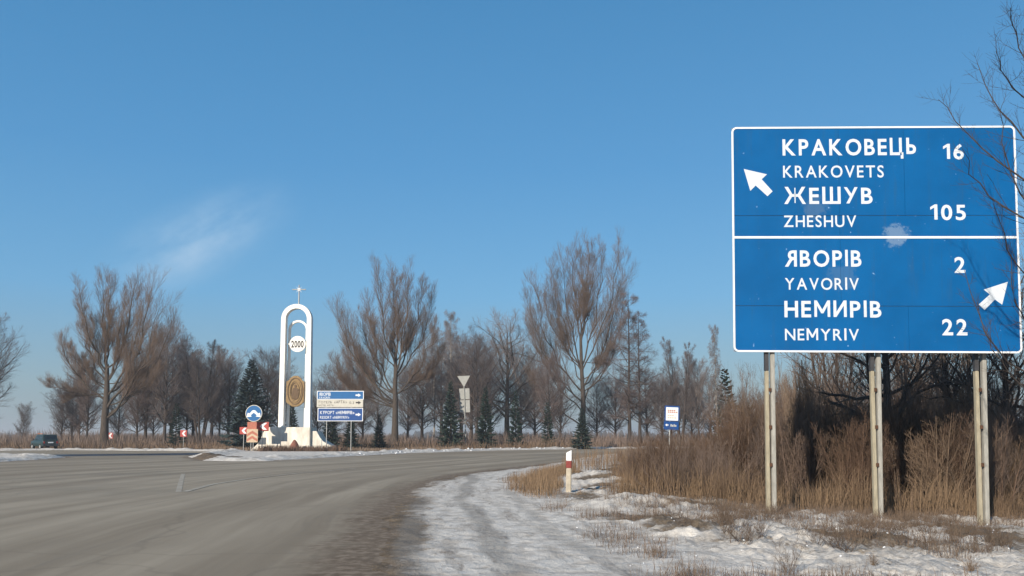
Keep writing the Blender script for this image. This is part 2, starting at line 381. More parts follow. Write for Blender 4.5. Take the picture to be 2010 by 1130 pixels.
# asphalt sheet
u = np.concatenate([np.linspace(-125, -40, 40)[:-1], np.linspace(-40, 12, 260), np.linspace(12, 145, 60)[1:]])
v = np.concatenate([np.linspace(-30, 5, 20)[:-1], np.linspace(5, 60, 275), np.linspace(60, 135, 80)[1:]])
U, V = np.meshgrid(u, v)
rz = np.zeros_like(U)
ri = np.arange(len(v) - 1)[:, None] * len(u) + np.arange(len(u) - 1)[None]
rf = np.stack([ri, ri + 1, ri + 1 + len(u), ri + len(u)], -1).reshape(-1, 4)
rsd = -ground_sd(U, V)                                   # metres inside the asphalt
d_edge = dist_line(U, V, E_right)                        # distance to the curved right-hand edge: the wheel paths follow it
d_warp = d_edge + (fbm(U * 0.08, V * 0.08, 91) - 0.5) * 1.5
ok = sdf(U, V, ROAD).ravel()[rf].min(1) < 0.6
ROADM = mesh_np('road', np.stack([U, V, rz], -1).reshape(-1, 3), rf[ok], smooth=True)
dark_band = np.exp(-(((V - (52 + (U + 30) * 0.06)) / 5.5) ** 2)) * sstep(-15, -24, U)
dark_band = sstep(0.0, 1.0, sstep(7.0, 3.0, np.abs(V - np.interp(U, [-60, -42, -28, -16, -10], [50, 55, 67, 74, 82]))) * sstep(-10, -17, U))  # darker, bluish and smoother band running across the left-hand road
for nm, a in (('inside', rsd), ('lane', d_warp), ('dark_band', dark_band)):
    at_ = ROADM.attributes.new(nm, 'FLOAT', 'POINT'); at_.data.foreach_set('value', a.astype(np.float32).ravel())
rm = bpy.data.materials.new('salted_asphalt'); rm.use_nodes = True; t = rm.node_tree; b = t.nodes['Principled BSDF']
geo = N(t, 'ShaderNodeNewGeometry').outputs['Position']
lane = attr(t, 'lane')
cmb = N(t, 'ShaderNodeCombineXYZ'); t.links.new(lane, cmb.inputs[0])
sp = N(t, 'ShaderNodeSeparateXYZ'); t.links.new(geo, sp.inputs[0])
t.links.new(math_node(t, 'MULTIPLY', sp.outputs[1], 0.045), cmb.inputs[1]); t.links.new(math_node(t, 'MULTIPLY', sp.outputs[0], 0.03), cmb.inputs[2])
streak = noise(t, cmb.outputs[0], 0.75, 5.0, 0.62)
fine_streak = noise(t, cmb.outputs[0], 4.5, 3.0, 0.6)
patch = noise(t, geo, 0.35, 5.0, 0.6); grit = noise(t, geo, 40.0, 3.0, 0.7)
base = mix_node(t, (0.205, 0.170, 0.126), (0.320, 0.276, 0.212), ramp(t, streak, 0.36, 0.66))
base = mix_node(t, base, (0.225, 0.190, 0.145), math_node(t, 'MULTIPLY', ramp(t, patch, 0.45, 0.75), 0.5))
base = mix_node(t, base, (0.13, 0.115, 0.095), math_node(t, 'MULTIPLY', ramp(t, fine_streak, 0.55, 0.8), 0.35))
base = mix_node(t, base, (0.30, 0.28, 0.25), math_node(t, 'MULTIPLY', ramp(t, grit, 0.52, 0.72), 0.35))
wv_ = N(t, 'ShaderNodeVectorMath', operation='ADD'); nzc = N(t, 'ShaderNodeTexNoise', i_Scale=0.8, i_Detail=4.0); t.links.new(geo, nzc.inputs['Vector']); t.links.new(geo, wv_.inputs[0]); t.links.new(nzc.outputs['Color'], wv_.inputs[1])
vor = N(t, 'ShaderNodeTexVoronoi', feature='DISTANCE_TO_EDGE', i_Scale=0.16); t.links.new(wv_.outputs[0], vor.inputs['Vector'])
base = mix_node(t, base, (0.10, 0.085, 0.068), math_node(t, 'MULTIPLY', ramp(t, vor.outputs['Distance'], 0.008, 0.003), 0.16))
blot = noise(t, geo, 0.12, 4.0, 0.6); base = mix_node(t, base, (0.15, 0.135, 0.11), math_node(t, 'MULTIPLY', ramp(t, blot, 0.50, 0.70), 0.45))
mid = noise(t, geo, 1.6, 5.0, 0.6)
edge = ramp(t, math_node(t, 'ADD', attr(t, 'inside'), math_node(t, 'MULTIPLY', math_node(t, 'SUBTRACT', mid, 0.5), 1.4)), 0.9, 0.0)
base = mix_node(t, base, mix_node(t, (0.11, 0.080, 0.056), (0.23, 0.18, 0.135), ramp(t, noise(t, geo, 7.0, 4.0), 0.4, 0.65)), math_node(t, 'MULTIPLY', edge, 0.85))
base = mix_node(t, base, (0.030, 0.038, 0.052), attr(t, 'dark_band'))
t.links.new(base, b.inputs['Base Color'])
rg = N(t, 'ShaderNodeMapRange', i_3=0.82, i_4=0.35); t.links.new(attr(t, 'dark_band'), rg.inputs[0]); t.links.new(rg.outputs[0], b.inputs['Roughness'])
b.inputs['Specular IOR Level'].default_value = 0.08
bp = N(t, 'ShaderNodeBump', i_Strength=0.35, i_Distance=0.008); t.links.new(grit, bp.inputs['Height']); t.links.new(bp.outputs[0], b.inputs['Normal'])
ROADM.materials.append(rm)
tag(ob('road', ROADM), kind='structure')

# worn painted lines of the traffic island, 4 mm above the asphalt
def stripe(name, pts, wd, z=0.004):
    pts = np.array(pts, float); n = 40
    s = np.linspace(0, 1, n); seg = np.linspace(0, 1, len(pts))
    P = np.stack([np.interp(s, seg, pts[:, 0]), np.interp(s, seg, pts[:, 1])], -1)
    T = np.gradient(P, axis=0); T /= np.linalg.norm(T, axis=1, keepdims=True); Nn = np.stack([-T[:, 1], T[:, 0]], -1)
    vs = np.concatenate([np.c_[P + Nn * wd / 2, np.full(n, z)], np.c_[P - Nn * wd / 2, np.full(n, z)]])
    k = np.arange(n - 1); f = np.stack([k, k + n, k + n + 1, k + 1], -1)
    o = ob(name, mesh_np(name, vs, f, M_paint)); return tag(o, kind='structure')
M_paint = bpy.data.materials.new('worn_road_paint'); M_paint.use_nodes = True; t = M_paint.node_tree; b = t.nodes['Principled BSDF']
geo = N(t, 'ShaderNodeNewGeometry').outputs['Position']
wr = noise(t, geo, 2.2, 6.0, 0.7)
t.links.new(mix_node(t, (0.27, 0.235, 0.185), (0.38, 0.345, 0.28), ramp(t, wr, 0.40, 0.66)), b.inputs['Base Color']); b.inputs['Roughness'].default_value = 0.85
stripe('road_marking', [(-11.5, 30.5), (-9.3, 24.5), (-7.75, 20.3)], 0.13)
stripe('road_marking', [(-7.62, 20.3), (-8.1, 23.6), (-8.1, 27), (-7.6, 31), (-6.4, 36)], 0.16, 0.008)

# ------------------------------------------------------------------ branching
class Tree:
    def __init__(s, seed): s.r = np.random.default_rng(seed); s.parts = []
    def curve(s, P0, D, Ln, K, up=0.0, wob=0.05, droop=None):
        """N curves from P0 along D with length Ln, bending up by `up`"""
        Nn = len(P0); P = np.zeros((Nn, K, 3)); P[:, 0] = P0; d = D.copy(); h = (Ln / (K - 1))[:, None]
        for k in range(1, K):
            d = d + np.array([0, 0, up / (K - 1)]) + s.r.normal(0, wob, (Nn, 3)); d /= np.linalg.norm(d, axis=1, keepdims=True)
            P[:, k] = P[:, k - 1] + d * h
        return P
    def spawn(s, PP, PR, n, t0, t1, ln, angle, K, up=0.3, wob=0.08, rtip=0.25, rmax=0.55, lnvar=0.35, shape=None, rmin=0.004, phase=None):
        Nn, Kp, _ = PP.shape
        tt = t0 + (t1 - t0) * (np.arange(n)[None] + s.r.random((Nn, n))) / n
        x = tt * (Kp - 1); k0 = np.clip(x.astype(int), 0, Kp - 2); fr = (x - k0)[..., None]
        ii = np.arange(Nn)[:, None]
        A_, B_ = PP[ii, k0], PP[ii, k0 + 1]; P0 = A_ + (B_ - A_) * fr
        T = B_ - A_; T /= np.linalg.norm(T, axis=2, keepdims=True) + 1e-9
        R0 = PR[ii, k0] + (PR[ii, k0 + 1] - PR[ii, k0]) * fr[..., 0]
        ref = np.array([0.31, 0.87, 0.38]); U_ = np.cross(T, ref); U_ /= np.linalg.norm(U_, axis=2, keepdims=True) + 1e-9; V_ = np.cross(T, U_)
        ph = (np.arange(n) * 2.4)[None] + s.r.random((Nn, 1)) * 6.3 + s.r.normal(0, 0.4, (Nn, n))
        an = np.radians(angle) * (1 + s.r.normal(0, 0.18, (Nn, n)))
        D = T * np.cos(an)[..., None] + (U_ * np.cos(ph)[..., None] + V_ * np.sin(ph)[..., None]) * np.sin(an)[..., None]
        tn = (tt - t0) / (t1 - t0)
        sh = shape(tn) if shape else (1 - 0.65 * tn)
        pl = ln if np.ndim(ln) == 0 else ln[:, None]
        Ln = (pl * sh * (1 + s.r.uniform(-lnvar, lnvar, (Nn, n)))).ravel()
        C = s.curve(P0.reshape(-1, 3), D.reshape(-1, 3), Ln, K, up, wob)
        r0 = np.minimum(R0.ravel() * rmax, Ln * 0.02 + 0.003).clip(rmin)
        R = r0[:, None] * np.linspace(1, rtip, K)[None]
        return C, np.maximum(R, rmin * 0.6)
    def add(s, P, R, n): s.parts.append(tubes(P, R, n))
    def mesh(s, name, mt, smooth=False):
        vs, fs, b = [], [], 0
        for v, f in s.parts: vs.append(v); fs.append(f + b); b += len(v)
        s.parts = []
        return mesh_np(name, np.concatenate(vs), np.concatenate(fs), mt, smooth)
def bez(a, c, b, K, a2=None):
    t = np.linspace(0, 1, K)[:, None]; return (1 - t) ** 2 * a + 2 * t * (1 - t) * c + t * t * b
def trunk_curve(h, r0, r1, K=8, lean=0.0, rng=None, wob=0.02):
    z = np.linspace(0, 1, K); P = np.stack([np.zeros(K), np.zeros(K), z * h], -1)
    if rng is not None: P[1:, :2] += np.cumsum(rng.normal(0, wob * h / K, (K - 1, 2)), 0)
    R = r0 + (r1 - r0) * z; R[0] *= 1.45
    if K > 3: R[1] *= 1.08
    P[0, 2] = -0.4
    return P[None], R[None]

def hero_tree(name, label, base_px, base_py, fork_py, r0, limbs, seed, twig='twig_poplar', bark='bark', dens=1.0, Y=None, group=None):
    """limbs: list of (tip px, tip py, joint height fraction 0..1 of the trunk, radius)"""
    bx, by = gd(base_px, base_py) if Y is None else at(base_px, base_py, Y)[:2]
    s = pxm(by); T = Tree(seed); r = T.r
    root = thing(name, (bx, by, 0), label, 'tree', group)
    hf = (base_py - fork_py) / s
    tp, tr = trunk_curve(hf, r0, r0 * 0.42, 9, rng=r, wob=0.03); wmx = max(abs(l_[0] - base_px) for l_ in limbs)
    T.add(tp, tr, 10)
    LP, LR = [], []
    for (tx, ty, jf, lr) in limbs:
        if jf > .3: jf = float(np.clip(1.0 - .62 * abs(tx - base_px) / wmx + r.normal(0, .06), .25, 1)); lr = lr * (.62 + .3 * (1 - jf))
        tip = np.array([(tx - base_px) / s, r.uniform(-1, 1) * 0.35 * abs(tx - base_px) / s + r.normal(0, 1.1), (base_py - ty) / s])
        jz = hf * jf; tip[2] = jz + (tip[2] - jz) * 0.95; j = np.array([np.interp(jz, tp[0, :, 2], tp[0, :, 0]), np.interp(jz, tp[0, :, 2], tp[0, :, 1]), jz])
        c = np.array([j[0] + (tip[0] - j[0]) * 0.80, j[1] + (tip[1] - j[1]) * 0.8, j[2] + (tip[2] - j[2]) * 0.38])
        K = 10; P = bez(j, c, tip, K); P[1:-1] += r.normal(0, 0.012 * np.linalg.norm(tip - j), (K - 2, 3))
        LP.append(P); LR.append(lr * 0.95 * (1 - np.linspace(0, 1, K)) ** 0.9 + 0.012)
    LP, LR = np.array(LP), np.array(LR)
    T.add(LP, LR, 6)
    trunk = ob('trunk', T.mesh('trunk', M[bark], True), root)
    ll = np.linalg.norm(LP[:, -1] - LP[:, 0], axis=1)
    fl = lambda t: 1.15 - 0.40 * t
    B, BR = T.spawn(LP, LR, int(24 * dens), 0.20, 0.99, np.clip(ll * 0.20, 0.8, 3.0), 30, 6, up=0.8, wob=0.05, shape=fl, rmax=0.5)
    T.add(B, BR, 4)
    C, CR = T.spawn(B, BR, 12, 0.12, 1.0, np.linalg.norm(B[:, -1] - B[:, 0], axis=1) * 0.50, 30, 4, up=0.55, wob=0.05, rmin=0.007, shape=lambda t: 1.1 - 0.35 * t)
    T.add(C, CR, 3)
    D, DR = T.spawn(C, CR, 6, 0.1, 1.0, np.linalg.norm(C[:, -1] - C[:, 0], axis=1) * 0.55 + 0.40, 26, 2, up=0.4, wob=0.05, rmin=0.0058)
    T.add(D, DR, 3)
    ob('crown', T.mesh('crown', M[twig]), root)
    return root

def tree_kind(name, seed, h, style, twig, bark, dn=1.0):
    """a whole bare tree about its own origin; returned as (trunk mesh, crown mesh)"""
    T = Tree(seed); r = T.r
    if style == 'round':       # leader with many ascending limbs, oval crown
        tp, tr = trunk_curve(h * 0.88, h * 0.017, 0.02, 12, rng=r, wob=0.02)
        B, BR = T.spawn(tp, tr, 48, 0.17, 0.99, h * 0.30, 54, 7, up=0.55, wob=0.08, rmax=0.5, shape=lambda t: 0.55 + 0.75 * np.sin(np.pi * np.clip(t * .9 + .1, 0, 1)) * (1 - .35 * t))
        n2, n3, up = 16, 11, 0.35
    elif style == 'multi':     # stems from the base
        st = [trunk_curve(h * q, h * 0.012, 0.015, 12, rng=r, wob=0.03) for q in (0.97, 0.9, 0.82, 0.88)]
        for k, (P, R) in enumerate(st):
            a = k * 1.7 + 0.5; z = P[0, :, 2:3] / h
            P[0, :, :2] += np.array([math.cos(a), math.sin(a)]) * np.maximum(z, 0) ** 0.8 * h * 0.17
        tp = np.concatenate([p for p, _ in st]); tr = np.concatenate([q for _, q in st])
        B, BR = T.spawn(tp, tr, 26, 0.20, 0.99, h * 0.23, 46, 7, up=0.6, wob=0.09, rmax=0.5)
        n2, n3, up = 14, 9, 0.4
    elif style == 'alder':     # straight leader, near-level short limbs
        tp, tr = trunk_curve(h, h * 0.013, 0.015, 12, rng=r, wob=0.008)
        B, BR = T.spawn(tp, tr, 60, 0.16, 0.99, h * 0.20, 72, 7, up=0.10, wob=0.10, rmax=0.4, shape=lambda t: 1.0 - 0.75 * t ** 1.3)
        n2, n3, up = 14, 8, 0.1
    elif style == 'birch':     # slim leader, hanging fine twigs
        tp, tr = trunk_curve(h, h * 0.010, 0.012, 12, rng=r, wob=0.02)
        B, BR = T.spawn(tp, tr, 40, 0.28, 0.98, h * 0.19, 38, 7, up=0.35, wob=0.07, rmax=0.4, shape=lambda t: 1 - 0.7 * t)
        n2, n3, up = 15, 10, -0.9
    else:                      # 'oak': gnarled spreading limbs
        tp, tr = trunk_curve(h * 0.75, h * 0.020, 0.05, 10, rng=r, wob=0.035)
        B, BR = T.spawn(tp, tr, 26, 0.22, 0.99, h * 0.36, 52, 9, up=0.6, wob=0.20, rmax=0.55, shape=lambda t: 1 - 0.35 * t)
        n2, n3, up = 18, 11, 0.2
    n2, n3 = max(3, round(n2 * dn)), max(3, round(n3 * dn))
    T.add(tp, tr, 8); T.add(B, BR, 5)
    tm = T.mesh('trunk', M[bark], True)
    w_ = 0.2 if style == 'oak' else 0.09
    C, CR = T.spawn(B, BR, n2, 0.15, 1.0, np.linalg.norm(B[:, -1] - B[:, 0], axis=1) * 0.42, 42, 5, up=up, wob=w_, rmin=0.008)
    T.add(C, CR, 3)
    D, DR = T.spawn(C, CR, n3, 0.1, 1.0, np.linalg.norm(C[:, -1] - C[:, 0], axis=1) * 0.5 + 0.3, 38, 2, up=up, wob=w_, rmin=0.0065)
    T.add(D, DR, 3)
    cm = T.mesh('crown', M[twig])
    return tm, cm, h
def place_tree(kind, name, px, py, top_py, label, Y=None, rz=0.0, group=None, wide=1.0):
    x, y = gd(px, py) if Y is None else at(px, 865, Y)[:2]
    top = at(px, top_py, y)[2]; k = top / kind[2]
    root = thing(name, (x, y, 0), label, 'tree', group, rz); root.scale = (k * wide, k * wide, k)
    ob('trunk', kind[0], root); ob('crown', kind[1], root)
    return root

def spruce_kind(seed, h, mt, nb=130, wide=0.24, open_=0.0):
    T = Tree(seed); r = T.r
    tp, tr = trunk_curve(h, h * 0.014, 0.01, 8, rng=r, wob=0.004); T.add(tp, tr, 7); tm = T.mesh('trunk', M['bark_dark'], True)
    t = (np.arange(nb) + r.random(nb)) / nb; z = h * (0.03 + 0.96 * t ** 1.05); a = np.arange(nb) * 2.4 + r.normal(0, .3, nb)
    Ln = h * wide * (1 - t) ** 0.85 * (1 + r.uniform(-.25, .2, nb)) + 0.12
    el = 0.25 * t - 0.18 * (1 - t)
    D = np.stack([np.cos(a), np.sin(a), np.tan(el)], -1); D /= np.linalg.norm(D, axis=1, keepdims=True)
    P = T.curve(np.c_[np.zeros(nb), np.zeros(nb), z], D, Ln, 6, up=0.25, wob=0.03)
    T.add(P, np.maximum(Ln[:, None] * 0.012 * np.linspace(1, .2, 6), 0.005), 3)
    # side sprays: flat needle blades along each bough and hanging twigs
    n = 46; tt = r.uniform(0.08 + open_, 1.02, (nb, n)).clip(0, 1); x = tt * 5; k0 = np.clip(x.astype(int), 0, 4)
    ii = np.arange(nb)[:, None]; Q = P[ii, k0] + (P[ii, k0 + 1] - P[ii, k0]) * (x - k0)[..., None]
    ax = P[ii, k0 + 1] - P[ii, k0]; ax /= np.linalg.norm(ax, axis=2, keepdims=True)
    side = np.cross(ax, [0, 0, 1.0]); side *= np.where(r.random((nb, n, 1)) < .5, 1, -1)
    L2 = (Ln[:, None] * 0.34 * (1.1 - tt) + 0.14 + 0 * tt)[..., None] * r.uniform(.6, 1.2, (nb, n, 1))
    dr = ax * 0.75 + side * r.uniform(0.2, 1.0, (nb, n, 1)) + np.array([0, 0, 1.0]) * r.uniform(-0.55, 0.25, (nb, n, 1))
    dr /= np.linalg.norm(dr, axis=2, keepdims=True)
    wv = np.cross(dr, r.normal(0, 1, (nb, n, 3))); wv /= np.linalg.norm(wv, axis=2, keepdims=True)
    wd = L2 * 0.16 + 0.02
    a0, a1, a2, a3 = Q - wv * wd * .35, Q + dr * L2 * .55 - wv * wd, Q + dr * L2, Q + dr * L2 * .55 + wv * wd
    vs = np.stack([a0, a1, a2, a3], 2).reshape(-1, 3); f = np.arange(len(vs)).reshape(-1, 4)
    T.parts.append((vs, f))
    cm = T.mesh('crown', M[mt])
    return tm, cm, h

def shrub_kind(seed, h, nst, spread, mt, n1=12, n2=7, up=0.5, rmin=0.004, ang=32):
    T = Tree(seed); r = T.r
    a = r.random(nst) * 6.28; el = np.abs(r.normal(0, spread, nst)).clip(0, 1.2)
    D = np.stack([np.cos(a) * np.sin(el), np.sin(a) * np.sin(el), np.cos(el)], -1)
    P0 = np.c_[r.normal(0, h * .07, (nst, 2)), np.full(nst, -0.1)]
    Ln = h * r.uniform(0.55, 1.05, nst)
    P = T.curve(P0, D, Ln, 7, up=up * .5, wob=0.06)
    R = (h * 0.0062) * np.linspace(1, .25, 7)[None] * r.uniform(.6, 1.2, (nst, 1)); R = np.maximum(R, rmin)
    T.add(P, R, 4)
    stm = T.mesh('stems', M[mt], True)
    B, BR = T.spawn(P, R, n1, 0.18, 1.0, h * 0.26, ang, 4, up=up, wob=0.10, rmin=rmin); T.add(B, BR, 3)
    C, CR = T.spawn(B, BR, n2, 0.1, 1.0, h * 0.10, 36, 3, up=up, wob=0.1, rmin=rmin * .8); T.add(C, CR, 3)
    tw = T.mesh('twigs', M[mt])
    return stm, tw, h
def place_shrub(kind, px, Y, top_py, label, group, rz=0, wide=1.0, name='bare_shrub', cat='shrub', zoff=0.0):
    x = (px - 1005) / F_PX * Y; top = at(px, top_py, Y)[2]
    gz_ = float(ground_z(np.array([x]), np.array([float(Y)]))[0]); k = (top - gz_) / kind[2]
    root = thing(name, (x, Y, gz_ + zoff), label, cat, group, rz); root.scale = (k * wide, k * wide, k)
    ob('stems', kind[0], root); ob('twigs', kind[1], root)
    return root

# ------------------------------------------------------------------ lettering
FC = bpy.data.curves.new('glyphs', 'FONT'); FC.offset = 0.018; FC.resolution_u = 4
FO = bpy.data.objects.new('glyphs', FC); COL.objects.link(FO); GL = {}
def glyph(ch):
    if ch in GL: return GL[ch]
    LK = dict(zip('ВЕМРАОКНТС', 'BEMPAOKHTC')); ch = LK.get(ch, ch)
    if ch == 'M': g = (np.array([[0, 0], [.12, 0], [.12, .50], [.31, .16], [.41, .16], [.60, .50], [.60, 0], [.72, 0], [.72, .729], [.60, .729], [.36, .32], [.12, .729], [0, .729]]), [tuple(range(13))])
    elif ch == 'И': g = (np.array([[0, 0], [.13, 0], [.47, .50], [.47, 0], [.60, 0], [.60, .729], [.47, .729], [.13, .225], [.13, .729], [0, .729]]), [tuple(range(10))])
    elif ch == 'У': g = (np.array([[.10, 0], [.24, 0], [.62, .729], [.48, .729], [.335, .43], [.14, .729], [0, .729], [.265, .30]]), [tuple(range(8))])
    elif ch == 'Я': v, f = glyph('R'); g = (v * [-1, 1], [q[::-1] for q in f])
    elif ch == 'Ь': v, f = glyph('P'); g = (v * [1, -1] + [0, .729], [q[::-1] for q in f])
    elif ch in 'IІ':
        g = (np.array([[0, 0], [.13, 0], [.13, .729], [0, .729]]), [(0, 1, 2, 3)])
    elif ch == '1':
        g = (np.array([[.17, 0], [.31, 0], [.31, .729], [.20, .729], [.0, .60], [.0, .47], [.17, .575]]), [(0, 1, 2, 3, 6), (3, 4, 5, 6)])
    else:
        FC.body = ch; dg = bpy.context.evaluated_depsgraph_get(); dg.update()
        m = bpy.data.meshes.new_from_object(FO.evaluated_get(dg))
        v = np.array([p.co[:2] for p in m.vertices]) if len(m.vertices) else np.zeros((0, 2))
        g = (v, [tuple(p.vertices) for p in m.polygons]); bpy.data.meshes.remove(m)
    GL[ch] = g; return g
def text_mesh(name, s, x0, x1, z0, z1, y, m, parent, thick=0.0, gap=0.115):
    """cap-height text filled into x0..x1, baseline z0, cap line z1, on the plane y (facing -y)"""
    vs, fs, x, b = [], [], 0.0, 0
    for ch in s:
        if ch == ' ': x += 0.30; continue
        v, f = glyph(ch)
        mn = v[:, 0].min(); vs.append(v - [mn, 0] + [x, 0]); fs += [tuple(i + b for i in q) for q in f]; b += len(v)
        x += v[:, 0].max() - mn + gap
    x -= gap; V = np.concatenate(vs)
    X = x0 + V[:, 0] / x * (x1 - x0); Z = z0 + V[:, 1] / 0.729 * (z1 - z0)
    me = bpy.data.meshes.new(name); me.from_pydata(list(zip(X.tolist(), [y] * len(X), Z.tolist())), [], fs); me.materials.append(m)
    return ob(name, me, parent)
def arrow_poly(mb, pts, y0, y1): mb.prism(pts, y0, y1)

# ------------------------------------------------------------------ the big direction sign
SW, SH = 4.754, 3.866
big = thing('direction_sign', (6.1213, 14.4, 4.6061), 'large blue direction sign with white town names and distances on paired concrete posts', 'road sign')
big.rotation_euler = (Matrix.Rotation(-0.03863, 3, 'Z') @ Matrix.Rotation(0.01385, 3, 'X') @ Matrix.Rotation(0.00883, 3, 'Y')).to_euler()
def sl(px, py):
    v = (py - (249 + 0)) / (692 - 249.0); xl = 1436 + 3 * v; xr = 1991 + 15 * v
    u_ = (px - xl) / (xr - xl); yt = 250 - 3 * u_; yb = 691 + 2 * u_
    v = (py - yt) / (yb - yt)
    return (u_ - 0.5) * SW, (0.5 - v) * SH
bm_ = bpy.data.materials.new('weathered_blue_sheeting'); bm_.use_nodes = True; t = bm_.node_tree; b = t.nodes['Principled BSDF']
oc = N(t, 'ShaderNodeTexCoord').outputs['Object']
def spot(cx, cz, r, sc=6.0):
    d = N(t, 'ShaderNodeVectorMath', operation='DISTANCE'); t.links.new(oc, d.inputs[0]); d.inputs[1].default_value = (cx, -0.02, cz)
    nn = noise(t, oc, sc, 6.0, 0.75)
    return ramp(t, math_node(t, 'SUBTRACT', math_node(t, 'SUBTRACT', r, d.outputs['Value']), math_node(t, 'MULTIPLY', math_node(t, 'SUBTRACT', nn, 0.5), r * 2.6)), -0.02, 0.10)
c0 = mix_node(t, (0.0012, 0.075, 0.225), (0.002, 0.092, 0.27), ramp(t, noise(t, oc, 0.9, 4.0), 0.3, 0.7))
sx, sz = sl(1760, 463); c0 = mix_node(t, c0, (0.20, 0.28, 0.38), math_node(t, 'MULTIPLY', spot(sx, sz, 0.22, 9.0), 0.5))
sx, sz = sl(1600, 410); c0 = mix_node(t, c0, (0.05, 0.12, 0.24), math_node(t, 'MULTIPLY', spot(sx, sz, 0.22), 0.75))
sx, sz = sl(1655, 545); c0 = mix_node(t, c0, (0.04, 0.12, 0.26), math_node(t, 'MULTIPLY', spot(sx, sz, 0.26), 0.7))
mpd = N(t, 'ShaderNodeMapping'); mpd.inputs['Scale'].default_value = (9, 1, 0.7); t.links.new(oc, mpd.inputs[0])
c0 = mix_node(t, c0, (0.02, 0.075, 0.17), math_node(t, 'MULTIPLY', ramp(t, noise(t, mpd.outputs[0], 1.0, 6.0, 0.65), 0.52, 0.75), 0.45))
fl = noise(t, oc, 14.0, 2.0, 0.5); c0 = mix_node(t, c0, (0.25, 0.38, 0.60), math_node(t, 'MULTIPLY', ramp(t, fl, 0.72, 0.80), 0.6))
t.links.new(c0, b.inputs['Base Color']); b.inputs['Roughness'].default_value = 0.5; b.inputs['Specular IOR Level'].default_value = 0.12
M['blue_sheet'] = bm_
# plates with open seams on a dark back sheet
BD = 0.030
mb = MB(); mb.box(-SW / 2 + .01, SW / 2 - .01, 0.004, 0.02, -SH / 2 + .01, SH / 2 - .01); mb.build('backing', M['sign_back'], big)
rows = [(250, 425, (1648, 1776)), (425, 602, (1651,)), (602, 691, (1785,))]
for (ya, yb, xs) in rows:
    za, zb = sl(1700, ya)[1], sl(1700, yb)[1]
    cuts = [-SW / 2 + BD * .5] + [sl(x, (ya + yb) / 2)[0] for x in xs] + [SW / 2 - BD * .5]
    for a_, b_ in zip(cuts[:-1], cuts[1:]):
        top = min(za, SH / 2 - BD * .5); bot = max(zb, -SH / 2 + BD * .5)
        mb = MB(); mb.box(a_ + .002, b_ - .002, -0.012, 0.002, bot + .004, top - .004); mb.build('plate', M['blue_sheet'], big)
def rrect(hw, hh, r, n=6):
    pts = []
    for cx, cz, a0 in ((hw - r, hh - r, 0), (-hw + r, hh - r, 90), (-hw + r, -hh + r, 180), (hw - r, -hh + r, 270)):
        for k in range(n + 1):
            a = rad(a0 + 90 * k / n); pts.append((cx + r * math.cos(a), cz + r * math.sin(a)))
    return pts
def ring(mb, o, i, y0, y1):
    n = len(o); vs = [(x, y, z) for y in (y0, y1) for P in (o, i) for x, z in P]; fs = []
    for k in range(n):
        l = (k + 1) % n
        fs += [(k, n + k, n + l, l), (2 * n + k, 2 * n + l, 3 * n + l, 3 * n + k), (k, l, 2 * n + l, 2 * n + k), (n + k, 3 * n + k, 3 * n + l, n + l)]
    mb.add(vs, fs)
mb = MB(); ring(mb, rrect(SW / 2, SH / 2, .09), rrect(SW / 2 - BD, SH / 2 - BD, .06), -0.020, 0.006); mb.build('border', M['sign_white'], big)
zl = sl(1700, 468)[1]
mb = MB(); mb.box(-SW / 2 + BD + .002, SW / 2 - BD - .002, -0.018, -0.0125, zl - .019, zl + .019); mb.build('divider', M['sign_white'], big)
for s_, x0, x1, yt, yb in (('КРАКОВЕЦЬ', 1537, 1799, 273, 305.5), ('KRAKOVETS', 1538, 1736, 325.5, 350), ('ЖЕШУВ', 1540, 1714, 369.5, 401.5),
                           ('ZHESHUV', 1539, 1682, 424, 447.5), ('ЯВОРІВ', 1541, 1692, 492.5, 524.5), ('YAVORIV', 1541, 1687, 546.5, 570),
                           ('НЕМИРІВ', 1540, 1731, 591, 623), ('NEMYRIV', 1541, 1687, 645, 668), ('16', 1852, 1892, 283, 313),
                           ('105', 1827, 1896, 403, 433), ('2', 1874, 1895, 505.5, 536.5), ('22', 1850, 1899, 626, 657.5)):
    ym = (yt + yb) / 2; big_l = (yb - yt) > 27
    FC.offset = 0.022 if big_l else 0.010; GL.clear()
    text_mesh('lettering', s_, sl(x0, ym)[0], sl(x1, ym)[0], sl(x0, yb)[1], sl(x0, yt)[1], -0.0135, M['letter'], big, gap=0.15)
def cr2(x, y): return (1420 + x / 2.354, 230 + y / 2.354)
for pts in ([(95, 243), (125, 345), (150, 320), (205, 370), (229, 347), (178, 291), (203, 268)],
            [(1313, 764), (1203, 800), (1231, 822), (1180, 868), (1207, 893), (1254, 845), (1287, 869)]):
    q = [sl(*cr2(*p)) for p in pts]; area = sum(q[i][0] * q[(i + 1) % 7][1] - q[(i + 1) % 7][0] * q[i][1] for i in range(7))
    if area < 0: q = q[::-1]
    # two convex pieces: head and shaft
    mb = MB(); mb.prism(q, -0.0150, -0.0125); mb.build('arrow', M['letter'], big)
for z in (-1.6, -0.75, 0.1, 0.95, 1.7):
    mb = MB(); mb.box(-SW / 2 + .06, SW / 2 - .06, 0.021, 0.061, z - .03, z + .03); mb.build('back_rail', M['steel'], big)
